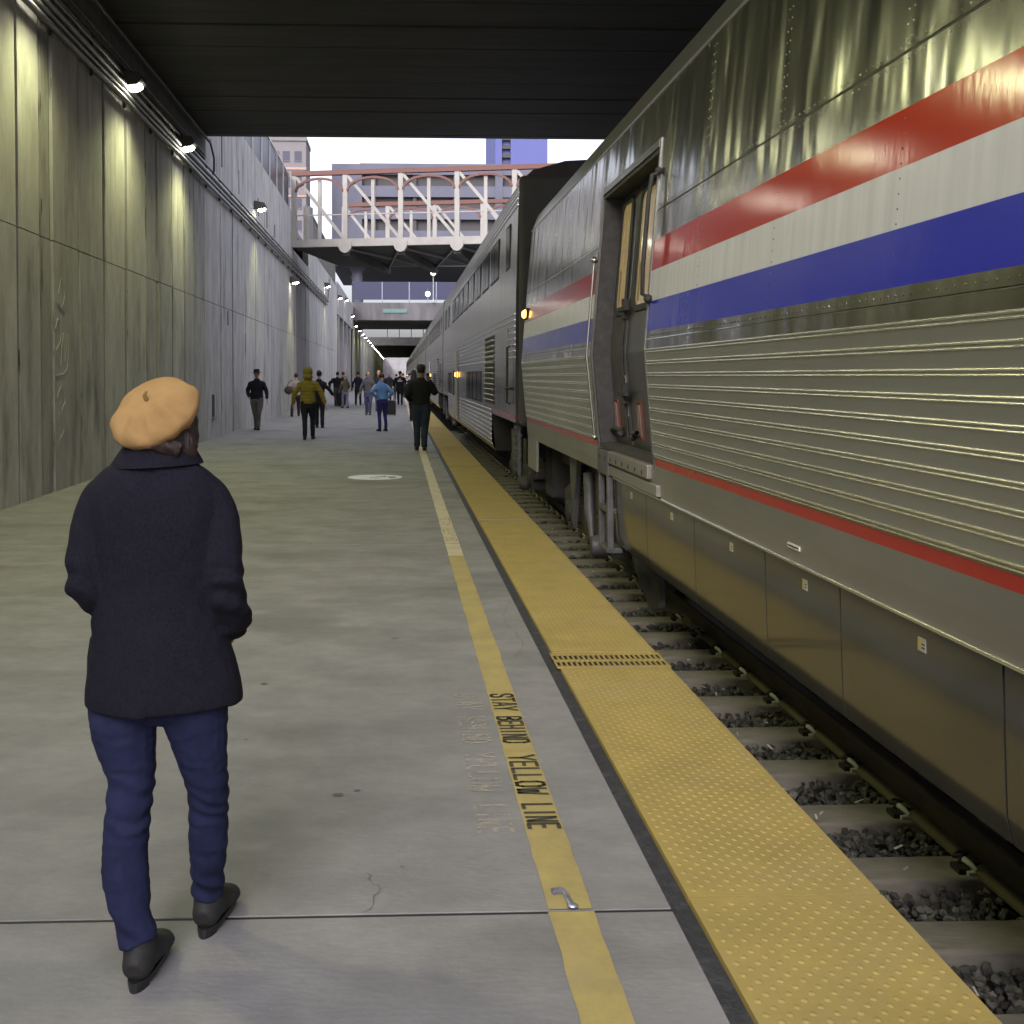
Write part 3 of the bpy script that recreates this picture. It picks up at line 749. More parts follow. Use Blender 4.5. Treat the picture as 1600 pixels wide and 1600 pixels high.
M['winlit'] = mat('lit window pane', (.25,.2,.12), .1, emit=(1,.72,.28), estr=.085, col2=(.09,.06,.025), scale=6, stretch=(1,3,1))
M['amber'] = mat('amber marker lamp', (1,.6,.1), .4, emit=(1,.55,.10), estr=3.2)
M['roof'] = steel('steel roof', (.36,.35,.32), .33, .08, 2)

PROF = [(1.712,.795),(1.70,.90),(1.694,1.006),(1.69,1.055),(1.682,1.076),(1.62,1.776),(1.63,1.89),(1.645,2.083),(1.66,2.286),(1.676,2.483),(1.69,2.675),(1.755,3.48),(1.785,3.56),(1.84,3.70),(1.97,3.83),(2.3,3.95),(3.17,4.0)]
PM = ['sill','sill','redline','sill','flute','steel','blue','white','red','steel','steel','roof','roof','roof','roof','roof']
def xs(z):
    for (xa, za), (xb, zb) in zip(PROF[:-1], PROF[1:]):
        if za <= z <= zb: return xa+(xb-xa)*(z-za)/(zb-za)
    return PROF[0][0]
bm_mats = [M['sill'], M['red'], M['flute'], M['steel'], M['bluep'], M['white'], M['red'], M['roof'], M['bead'], M['black']]
MI = {'sill':0,'redline':1,'flute':2,'steel':3,'blue':4,'white':5,'red':6,'roof':7}
def skin(mb, y0, y1, z0=None, z1=None, mirror=False):
    pts = []
    for (p, q, m_) in zip(PROF[:-1], PROF[1:], PM):
        a, c = p[1], q[1]
        lo = a if z0 is None else max(a, z0); hi = c if z1 is None else min(c, z1)
        if hi-lo < 1e-5: continue
        n = 4 if (m_ in ('steel','flute') and hi-lo > .3) else 1
        ny = max(1, int((y1-y0)/1.2))
        for i in range(n):
            za = lo+(hi-lo)*i/n; zb = lo+(hi-lo)*(i+1)/n
            xa = p[0]+(q[0]-p[0])*(za-a)/(c-a); xb = p[0]+(q[0]-p[0])*(zb-a)/(c-a)
            if mirror: xa = 2*TX-xa; xb = 2*TX-xb
            f = [(0,1,2,3)] if not mirror else [(3,2,1,0)]
            mb.add([(xa,y1,za),(xa,y0,za),(xb,y0,zb),(xb,y1,zb)], f, MI[m_])
CY0, CY1, DY0, DY1, DZ0, DZ1 = -11.5, 14.25, 7.12, 9.06, 1.03, 3.10
car = thing('train_car', (TX, 1.4, RZ), 'silver baggage car nearest the viewer with red white and blue stripes and double side doors', 'train car')
mb = MB()
skin(mb, CY0, DY0); skin(mb, DY1, CY1); skin(mb, DY0, DY1, None, DZ0); skin(mb, DY0, DY1, DZ1, None); skin(mb, CY0, CY1, mirror=True)
ring = PROF+[(2*TX-x, z_) for x, z_ in PROF[::-1][1:]]
mb.add([(x,CY1,z_) for x, z_ in ring], [tuple(range(len(ring)))], 3); mb.add([(x,CY0,z_) for x, z_ in ring], [tuple(range(len(ring)-1,-1,-1))], 3)
mb.add([(ring[0][0],CY0,.795),(ring[-1][0],CY0,.795),(ring[-1][0],CY1,.795),(ring[0][0],CY1,.795)], [(0,1,2,3)], 9)
FL = [1.770-.0762*k for k in range(10)]
for z_ in FL:
    for a, c in ((CY0, DY0-.03), (DY1+.03, CY1-.02)):
        for dz, r in ((.0, .0048), (-.016, .0042)):
            mb.tube([(xs(z_+dz)-.001, a, z_+dz), (xs(z_+dz)-.001, c, z_+dz)], r, 8, 8)
for z_, r in ((1.835,.005),(2.675,.006),(3.49,.014)):
    for a, c in ((CY0, DY0-.06), (DY1+.06, CY1-.02)) if z_ < 3 else ((CY0, CY1),):
        mb.tube([(xs(z_)+.001, a, z_), (xs(z_)+.001, c, z_)], r, 6, 8 if z_ > 3 else 3)
body = obj('body', mb, bm_mats, car, smooth=25)
# rivets along seams and panel ends
mb = MB()
def rivet(y_, z_, r=.0055):
    x = xs(z_); n = 6
    vs = [(x-.0005, y_+r*math.cos(2*PI*j/n), z_+r*math.sin(2*PI*j/n)) for j in range(n)]+[(x-.004, y_, z_)]
    mb.add(vs, [(j,(j+1)%n,n) for j in range(n)]+[])
y_ = 1.2
while y_ < 14:
    if not (DY0-.1 < y_ < DY1+.1):
        rivet(y_, 2.70); rivet(y_, 2.65) ; rivet(y_, 1.86)
    y_ += .055
for yy in (2.35, 3.55, 4.75, 5.95, 9.6, 10.8, 12, 13.2):
    z_ = 2.72
    while z_ < 3.45: rivet(yy, z_); rivet(yy+.04, z_); z_ += .05
    z_ = 1.9
    while z_ < 2.64: rivet(yy, z_, .004); z_ += .05
obj('rivets', mb, M['steel'], car, smooth=180)
# door recess
def surf(y_, z_, off): return (xs(z_)+off, y_, z_)
def rr_loop(y0, y1, z0, z1, r, off, k=5):
    out = []
    for cy, cz, a0 in ((y1-r,z1-r,0),(y0+r,z1-r,PI/2),(y0+r,z0+r,PI),(y1-r,z0+r,1.5*PI)):
        for j in range(k+1):
            a = a0+PI/2*j/k; out.append(surf(cy+r*math.cos(a), cz+r*math.sin(a), off))
    return out
def loop_plate(mb, loop_a, loop_b, m=0, cap=True):
    n = len(loop_a); vs = loop_a+loop_b
    fs = [(j,(j+1)%n,(j+1)%n+n,j+n) for j in range(n)]
    if cap: fs += [tuple(range(n)), tuple(range(2*n-1,n-1,-1))]
    mb.add(vs, fs, m)
def jamb(mb, y0, y1, o0, o1, z0=DZ0, z1=DZ1):
    zz = [z0]+[z_ for _, z_ in PROF if z0+.02 < z_ < z1-.02]+[z1]
    poly = [(xs(z_)+o0, z_) for z_ in zz]+[(xs(z_)+o1, z_) for z_ in zz[::-1]]
    mb.prism(poly, 'y', y0, y1)
mb = MB(); jamb(mb, DY1-.03, DY1+.012, .012, .20); jamb(mb, DY0-.012, DY0+.03, .012, .20); mb.box(xs(DZ1), xs(DZ1)+.22, DY0, DY1, DZ1-.03, DZ1+.01); mb.box(xs(DZ0), xs(DZ0)+.24, DY0, DY1, DZ0-.02, DZ0+.015)
obj('door_recess', mb, M['jamb'], car)
mb = MB(); jamb(mb, DY1, DY1+.035, -.008, .014, DZ0-.05, DZ1+.06); jamb(mb, DY0-.03, DY0+.0, -.008, .014, DZ0-.05, DZ1+.06); jamb(mb, DY0, DY1, -.012, .012, DZ1, DZ1+.055)
obj('door_frame', mb, M['door'], car, bevel=.004)
def leaf(y0, y1, wy0, wy1):
    mb = MB(); jamb(mb, y0, y1, .15, .19, DZ0+.015, DZ1-.03)
    d = obj('door', mb, M['door'], car, bevel=.004)
    wz0, wz1 = 2.13, 2.98
    mb = MB(); A = rr_loop(wy0-.045, wy1+.045, wz0-.045, wz1+.045, .1, .135); B = rr_loop(wy0, wy1, wz0, wz1, .075, .135); A2 = rr_loop(wy0-.055, wy1+.055, wz0-.055, wz1+.055, .11, .151)
    loop_plate(mb, A2, A, 0, False); loop_plate(mb, A, B, 0, False); loop_plate(mb, B, rr_loop(wy0,wy1,wz0,wz1,.075,.152), 0, False)
    w_ = obj('window', mb, M['black'], d)
    mb = MB(); loop_plate(mb, rr_loop(wy0,wy1,wz0,wz1,.075,.146), rr_loop(wy0,wy1,wz0,wz1,.075,.149)); obj('pane', mb, M['winlit'], d)
    # things seen through the pane: dark cabinet edge
    mb = MB(); jamb(mb, wy1-.12, wy1-.07, .142, .1455, wz0+.03, wz0+.32); obj('interior_shelf', mb, mat('tan interior', (.20,.14,.07), .6), d)
    return d
seam = 8.42
dl = leaf(seam+.012, DY1-.035, 8.55, 8.90); dr = leaf(DY0+.035, seam-.012, 7.72, 8.20)
mb = MB(); mb.tube([surf(seam+.03,z_,.125) for z_ in np.linspace(1.12, 2.95, 14)], .013, 8); obj('lock_rod', mb, M['under'], car, smooth=60)
for z_ in (2.12, 1.46):
    mb = MB(); mb.box(xs(z_)+.09, xs(z_)+.125, seam-.13, seam+.16, z_-.018, z_+.018); mb.box(xs(z_)+.10, xs(z_)+.15, seam-.02, seam+.05, z_-.08, z_+.08); obj('latch_bar', mb, M['under'], car, bevel=.004)
mb = MB(); jamb(mb, seam+.05, seam+.13, .138, .149, 1.28, 1.60); o = obj('notice_strip', mb, mat('pale notice', (.5,.48,.40), .6, col2=(.25,.24,.2), scale=25, stretch=(1,.2,1), lo=.48, hi=.52), car)
M['refl'] = mat('red reflective tape', (.12,.03,.02), .5)
for yy in (8.90, 8.05):
    mb = MB()
    for q in (-1, 1): mb.bar(surf(yy+q*.06,1.14,.14), surf(yy+q*.012,1.38,.14), .016, .02, up=(1,0,0), m=1)
    mb.bar(surf(yy-.07,1.13,.144), surf(yy+.07,1.13,.144), .02, .03, up=(1,0,0)); mb.bar(surf(yy-.07,1.13,.144), surf(yy-.07,1.40,.144), .012, .016, up=(1,0,0)); mb.bar(surf(yy+.07,1.13,.144), surf(yy+.07,1.40,.144), .012, .016, up=(1,0,0)); mb.bar(surf(yy-.07,1.40,.144), surf(yy+.07,1.40,.144), .012, .016, up=(1,0,0))
    obj('reflector', mb, [M['refl'], mat('pale tape', (.15,.10,.08), .6)], car)
    mb = MB(); mb.tube([surf(yy-.2*(1 if yy > seam else -1),1.16,.12), surf(yy,1.17,.11), surf(yy+.1,1.15,.11)], .02, 8); mb.ell(surf(yy-.2*(1 if yy > seam else -1),1.13,.12), .03, 10, 8); obj('door_latch', mb, M['under'], car, smooth=60)
mb = MB(); yy = DY0-.085; mb.tube([surf(yy,2.10,.01), surf(yy,2.13,-.06), surf(yy,2.3,-.07), surf(yy,2.75,-.07), surf(yy,2.90,-.06), surf(yy,2.93,.01)], .015, 8); mb.ell(surf(yy,2.93,-.02), .024, 10, 8); mb.ell(surf(yy,2.10,-.02), .03, 10, 8); obj('grab_handle', mb, M['under'], car, smooth=60)
mb = MB(); yy = DY1+.07; mb.tube([surf(yy,1.1,-.02), surf(yy,1.776,-.03), surf(yy,2.55,-.03)], .012, 8); mb.ell(surf(yy,2.57,-.03), .03, 10, 8); mb.ell(surf(yy,1.08,-.02), .025, 10, 8); obj('grab_handle', mb, M['frame'], car, smooth=60)
mb = MB(); mb.box(xs(.98)-.03, xs(.98)+.02, DY0+.1, DY1-.05, .905, 1.0)
s_ = obj('door_sill', mb, M['sill'], car, bevel=.008)
mb = MB()
for i in range(8): yy = DY0+.25+i*.22; mb.lathe([(.0,-.002),(.017,-.002),(.017,.003)], (xs(.95)-.032,yy,.94), 10, 'x')
obj('bolt_hole', mb, M['black'], s_)
mb = MB(); mb.box(xs(.84)-.03, xs(.84)+.02, DY0-.12, DY1-.1, .81, .885); obj('step_plate', mb, M['sill'], car, bevel=.006)
# sill trim and skirt
mb = MB(); mb.tube([(1.707,CY0,.793),(1.707,8.78,.793)], .011, 8); obj('trim_strip', mb, M['bead'], car, smooth=60)
SK = [-5,-3.8,-2.6,-1.4,-.2,.85,1.93,3.02,4.17,5.04,6.27,7.5,8.62]
for a, c in zip(SK[:-1], SK[1:]):
    mb = MB(); ny = 10
    mb.prism([(1.726,.782),(1.733,.56),(1.743,.34),(1.762,.255),(1.85,.255),(1.80,.55),(1.79,.780)], 'y', a+.006, c-.006)
    k_ = obj('skirt_panel', mb, M['skirt'], car, smooth=30)
    mb = MB(); mid = a+(c-a)*.42; mb.box(1.7255, 1.735, mid-.027, mid+.027, .69, .735, 0); mb.box(1.7237, 1.7253, mid+.005, mid+.022, .695, .73, 1); mb.box(1.7237,1.7253,mid-.023,mid-.003,.714,.718,2); mb.box(1.7237,1.7253,mid-.023,mid-.003,.702,.706,2)
    obj('sticker', mb, [mat('pale sticker', (.30,.29,.25), .6), mat('yellow sticker', (.32,.25,.06), .6), M['black']], k_)
for yy in (4.6, 7.3):
    mb = MB(); mb.box(1.698,1.704,yy-.07,yy+.07,.855,.875,0); mb.box(1.6965,1.6978,yy-.06,yy+.06,.862,.868,1); obj('number_plate', mb, [mat('plate', (.5,.49,.45), .5), M['under']], car)
mb = MB(); mb.box(2.62, 4.4, CY0+.5, 8.55, -.02, .794); mb.box(1.98, 2.62, CY0+.5, 8.55, .45, .794); obj('underframe', mb, M['under'], car)  # dark boxes added beneath the car to block light
mb = MB(); mb.box(2.7, 3.7, 8.56, CY1-.2, .35, .79); mb.box(2.0, 2.2, 8.9, 14, .55, .79); mb.box(1.9,2.3,13.3,13.9,.1,.79); obj('centre_sill', mb, M['under'], car)
# ladder step and end plate of the skirt
mb = MB()
for yy in (8.62, 8.98): mb.bar((1.70,yy,.2), (1.69,yy,.98), .05, .05, up=(1,0,0))
for z_ in (.2,.52,.86): mb.box(1.67,1.80,8.60,9.0,z_-.02,z_+.02)
mb.box(1.665,1.70,8.58,9.02,.80,1.0)
obj('step_ladder', mb, M['grey_metal'], car, bevel=.006)
mb = MB(); mb.prism([(1.74,.79),(1.80,.79),(2.1,.2),(1.86,.2)], 'y', 8.50, 8.58); obj('skirt_end', mb, M['bogie'], car)
mb = MB(); mb.prism([(8.35,.10),(9.35,.42),(9.5,.22),(9.2,-.05),(8.6,-.28),(8.3,-.2)], 'x', 2.02, 2.07); obj('rail_guard', mb, M['bogie'], car)
mb = MB(); mb.box(1.70,1.73,13.3,14.15,.42,.80); obj('hanging_flap', mb, M['sill'], car)
def bogie(parent, yc, wb=1.16):
    b_ = MB()
    b_.prism([(yc-1.65,.28),(yc-1.2,.40),(yc-.5,.22),(yc+.5,.22),(yc+1.2,.40),(yc+1.65,.28),(yc+1.65,.12),(yc+1.2,.02),(yc+.5,.02),(yc-.5,.02),(yc-1.2,.02),(yc-1.65,.12)], 'x', 1.95, 2.12)
    b_.box(1.98,2.3,yc-.35,yc+.35,.22,.62)
    B = obj('bogie', b_, M['bogie'], parent, bevel=.015)
    for s_ in (-1,1):
        w = MB(); w.lathe([(.10,-.10),(.20,-.09),(.22,-.02),(.36,-.02),(.38,-.06),(.455,-.06),(.46,.0),(.50,.03),(.50,.06),(.2,.06)], (RX,yc+s_*wb,RZ+.46), 36, 'x'); obj('wheel', w, M['bogie'], B, smooth=35)
        w = MB(); w.box(1.93,2.2,yc+s_*wb-.17,yc+s_*wb+.17,-.05,.32); w.lathe([(.06,-.16),(.12,-.14),(.13,0)], (2.05,yc+s_*wb,.08), 16, 'x'); obj('axle_box', w, M['bogie'], B, bevel=.01)
        w = MB()
        for k in range(7):
            w.lathe([(.07,.30+k*.05),(.105,.315+k*.05),(.105,.33+k*.05),(.07,.345+k*.05)], (2.05,yc+s_*.55,0), 14)
        obj('coil_spring', w, M['under'], B, smooth=40)
    w = MB(); w.prism([(yc+.25,.74),(yc+.75,.74),(yc+.62,.35),(yc+.55,.0),(yc+.5,-.03),(yc+.42,.3),(yc+.33,.5)], 'x', 1.86, 1.92); obj('hanger', w, M['grey_metal'], B, bevel=.01)
    w = MB(); w.tube([(1.85,yc-.55,.66),(1.85,yc-.6,.3),(1.85,yc-.7,.1),(1.85,yc-.75,.02)], [.06,.055,.03,.025], 10); w.lathe([(.03,-.05),(.09,-.04),(.11,.02),(.11,.1)], (1.85,yc-.9,.0), 14, 'x'); obj('damper', w, M['grey_metal'], B, smooth=60)
    return B
bogie(car, 11.0)
# marker lamps at the end of the car
for yy in (14.02, 14.17):
    mb = MB(); mb.lathe([(.0,-.05),(.035,-.05),(.052,-.03),(.055,0)], (xs(2.4)-.0,yy,2.40), 14, 'x'); obj('marker_lamp', mb, M['amber'], car, smooth=40)
mb = MB(); mb.box(xs(2.4)-.02,xs(2.4)+.05,13.93,14.26,2.33,2.47); obj('lamp_bracket', mb, M['under'], car)

# double-deck cars
SP = [(1.70,.30),(1.63,.46),(1.62,1.2),(1.62,2.5),(1.64,3.3),(1.66,4.05),(1.70,4.28),(1.85,4.42),(2.3,4.55),(3.17,4.60)]
def xs2(z):
    for (xa, za), (xb, zb) in zip(SP[:-1], SP[1:]):
        if za <= z <= zb: return xa+(xb-xa)*(z-za)/(zb-za)
    return SP[0][0]
M['steel2'] = steel('dull stainless steel', (.50,.49,.47), .27, .16, 1.4, (1,1.4,.5), .06, col2=(.42,.41,.39), scale=1, stretch=(1,4,.4))
M['win2'] = mat('dark car window', (.010,.010,.012), .2, spec=.06)
M['gasket'] = mat('window gasket', (.02,.02,.02), .6)
M['louver'] = mat('louver slat', (.5,.49,.46), .4, .6)
LEN, PIT, Y0 = 24.0, 24.65, 14.95
sc = thing('train_car', (TX, Y0, RZ), 'first silver double deck car behind the striped baggage car', 'train car', 'silver double deck cars')
OX, OY, OZ = TX, Y0, RZ
mb = MB()
def skin2(y0, y1, zlo):
    for (p, q) in zip(SP[:-1], SP[1:]):
        if q[1] <= zlo+1e-6: continue
        a = max(p[1], zlo); xa = xs2(a)
        mb.add([(xa,y1,a),(xa,y0,a),(q[0],y0,q[1]),(q[0],y1,q[1])], [(0,1,2,3)])
        mb.add([(2*TX-xa,y1,a),(2*TX-xa,y0,a),(2*TX-q[0],y0,q[1]),(2*TX-q[0],y1,q[1])], [(3,2,1,0)])
skin2(Y0, Y0+3.9, .95); skin2(Y0+3.9, Y0+LEN-3.9, .30); skin2(Y0+LEN-3.9, Y0+LEN, .95)
for a, c, z_ in ((Y0,Y0+3.9,.95),(Y0+3.9,Y0+LEN-3.9,.30),(Y0+LEN-3.9,Y0+LEN,.95)):
    mb.add([(xs2(z_),a,z_),(2*TX-xs2(z_),a,z_),(2*TX-xs2(z_),c,z_),(xs2(z_),c,z_)], [(0,1,2,3)], 2)
for yy in (Y0+3.9, Y0+LEN-3.9): mb.add([(xs2(.30),yy,.3),(2*TX-xs2(.3),yy,.3),(2*TX-xs2(.95),yy,.95),(xs2(.95),yy,.95)], [(0,1,2,3)], 2)
ring = [q for q in SP if q[1] > .95]; ring = [(xs2(.95),.95)]+ring; ring = ring+[(2*TX-x, z_) for x, z_ in ring[::-1][1:]]
mb.add([(x,Y0+LEN,z_) for x, z_ in ring], [tuple(range(len(ring)))], 2); mb.add([(x,Y0,z_) for x, z_ in ring], [tuple(range(len(ring)-1,-1,-1))], 2)
def bead2(z_, a, c, r=.012): mb.tube([(xs2(z_)-.002,Y0+a,z_),(xs2(z_)-.002,Y0+c,z_)], r, 6, 1)
for k in range(8): bead2(.42+.085*k, 3.95, 13.9); bead2(.42+.085*k, 15.6, LEN-3.95)
for k in range(8): bead2(1.86+.085*k, .02, LEN-.02, .011)
for z_ in (3.95, 4.03, 4.11, 4.19, 4.26): bead2(z_, 0, LEN, .013)
obj('body', mb, [M['steel2'], M['bead'], M['under']], sc, smooth=30)
def win(y0, y1, z0, z1, mull=0, name='window'):
    mb = MB(); mb.box(xs2((z0+z1)/2)-.012, xs2((z0+z1)/2)+.03, Y0+y0, Y0+y1, z0, z1)
    w_ = obj(name, mb, M['gasket'], sc, bevel=.02)
    mb = MB(); n = mull+1; ww = (y1-y0-.06)/n
    for i in range(n): mb.box(xs2((z0+z1)/2)-.016, xs2((z0+z1)/2)-.0125, Y0+y0+.03+i*ww+.02, Y0+y0+.03+(i+1)*ww-.02, z0+.05, z1-.05)
    obj('pane', mb, M['win2'], w_)
    return w_
win(.9, 1.5, 3.15, 3.82)
for i in range(8): win(2.65+i*1.93, 2.65+i*1.93+1.55, 3.15, 3.82, 1)
win(19.6, 20.6, 3.15, 3.82); win(21.6, 22.9, 3.15, 3.82)
for i in range(4): win(6.1+i*1.18, 6.1+i*1.18+1.0, 1.08, 1.70)
win(16.6, 16.95, 1.0, 1.75)
for i in range(2): win(18.0+i*1.2, 18.9+i*1.2, 1.08, 1.70)
mb = MB(); mb.box(xs2(1.6)-.01, xs2(1.6)+.02, Y0+3.3, Y0+5.1, 1.12, 2.28); lv = obj('louver', mb, M['black'], sc)
mb = MB()
for k in range(12): z_ = 1.18+k*.092; mb.obox((1.60,Y0+4.2,z_), (0,1,0), (1,0,-.6), (.6,0,1), (.86,.022,.006))
obj('slats', mb, M['louver'], lv)
mb = MB(); mb.box(1.605,1.62,Y0+1.0,Y0+2.9,1.05,2.3); mb.box(1.603,1.62,Y0+1.75,Y0+1.80,1.05,2.3); obj('equipment_door', mb, M['steel2'], sc, bevel=.006)
mb = MB(); mb.tube([(1.60,Y0+.5,1.2),(1.555,Y0+.5,1.22),(1.555,Y0+.5,2.0),(1.60,Y0+.5,2.02)], .018, 8); mb.tube([(1.60,Y0+.3,1.42),(1.53,Y0+.45,1.42),(1.60,Y0+.75,1.42)], .018, 8); obj('grab_rail', mb, M['under'], sc, smooth=60)
mb = MB(); mb.box(1.603,1.62,Y0+14.1,Y0+15.4,.42,2.3); d_ = obj('door', mb, M['steel2'], sc, bevel=.008)
mb = MB(); mb.tube([(1.60,Y0+13.95,.5),(1.55,Y0+13.95,.55),(1.55,Y0+13.95,2.25),(1.60,Y0+13.95,2.3)], .02, 8); obj('grab_rail', mb, M['white_metal'], d_, smooth=60)
mb = MB(); mb.box(1.598,1.602,Y0+14.6,Y0+14.9,1.0,1.75); obj('window', mb, M['win2'], d_)
mb = MB(); mb.lathe([(.0,-.09),(.05,-.08),(.075,-.04),(.075,0)], (1.61,Y0+14.3,1.63), 12, 'x'); obj('door_lamp', mb, M['amber'], sc, smooth=40)
mb = MB(); mb.box(1.66, 4.68, Y0-.12, Y0-.01, .9, 4.33); obj('end_diaphragm', mb, mat('grimy grey end', (.045,.045,.043), .8, col2=(.03,.03,.03), scale=2), sc, bevel=.06)
mb = MB(); mb.box(2.1, 4.2, Y0-.65, Y0-.13, .6, 3.6); obj('gangway', mb, M['black'], sc)
mb = MB(); mb.box(1.615,1.66,Y0+.0,Y0+3.85,1.0,1.05); obj('red_sill_line', mb, M['red'], sc)
mb = MB()
for k in range(7): mb.box(1.68,1.74,Y0+.25,Y0+.75,.25+k*.1,.28+k*.1)
for q in (.25,.72): mb.box(1.68,1.72,Y0+q,Y0+q+.04,.2,.95)
obj('end_steps', mb, M['grey_metal'], sc)
bogie(sc, Y0+2.1, 1.25); bogie(sc, Y0+LEN-2.1, 1.25)
ords = ['second','third','fourth','fifth','sixth','seventh','eighth']
for i in range(1, 8):
    c_ = dup(sc); c_.location = (TX, Y0+PIT*i, RZ)
    c_['label'] = ords[i-1]+' silver double deck car along the platform, counted from the baggage car'
# ------------------------------------------------------------------ people
def cloth(name, c, k=.8, rough=.85, scale=12, bump=.25, bs=40):
    return mat(name, c, rough, col2=tuple(x*k for x in c), scale=scale, bump=bump, bscale=bs, bdist=.006, spec=.25)
SKIN = mat('skin', (.42,.25,.17), .55, col2=(.36,.20,.14), scale=20)
SKIN_D = mat('brown skin', (.16,.085,.05), .55)
EYE = mat('eye', (.03,.025,.02), .3)
LIP = mat('lips', (.28,.10,.08), .5)
SHOE = cloth('dark shoe leather', (.02,.018,.017), .7, .45)

def head_mb(mb, c, tilt=0):
    c = Vector(c)
    mb.ell(c+Vector((0,.0,.03)), (.075,.092,.098), 18, 12)           # skull
    mb.ell(c+Vector((0,.022,-.045)), (.058,.066,.075), 16, 10)       # jaw
    mb.ell(c+Vector((0,.088,-.012)), (.012,.022,.026), 10, 8)        # nose
    mb.ell(c+Vector((0,.078,.024)), (.05,.016,.013), 10, 6)          # brow
    for s_ in (-1,1): mb.ell(c+Vector((s_*.076,-.005,-.008)), (.010,.02,.032), 8, 6)
    return mb
def hand_mb(mb, wr, el, side):
    wr = Vector(wr); d = (wr-Vector(el)).normalized()
    u = Vector((0,1,0))-d*d.y
    if u.length < .2: u = Vector((0,0,1))-d*d.z
    u.normalize(); n = d.cross(u)
    mb.tube([wr-d*.03, wr+d*.01, wr+d*.05, wr+d*.085], [(.022,.018),(.027,.017),(.036,.017),(.036,.014)], 10, ref=u)
    inw = n*(1 if side*n.x < 0 else -1)
    for i, (o_, L_) in enumerate(((-.028,.062),(-.009,.076),(.010,.082),(.028,.072))):
        b = wr+d*.08+u*o_
        mb.tube([b, b+d*L_*.45+inw*.004, b+d*L_*.8+inw*.018, b+d*L_+inw*.032], [.0085,.0082,.0075,.006], 7)
    b = wr+d*.03+u*.03
    mb.tube([b, b+d*.025+u*.022+inw*.008, b+d*.055+u*.026+inw*.02], [.011,.010,.0075], 7)

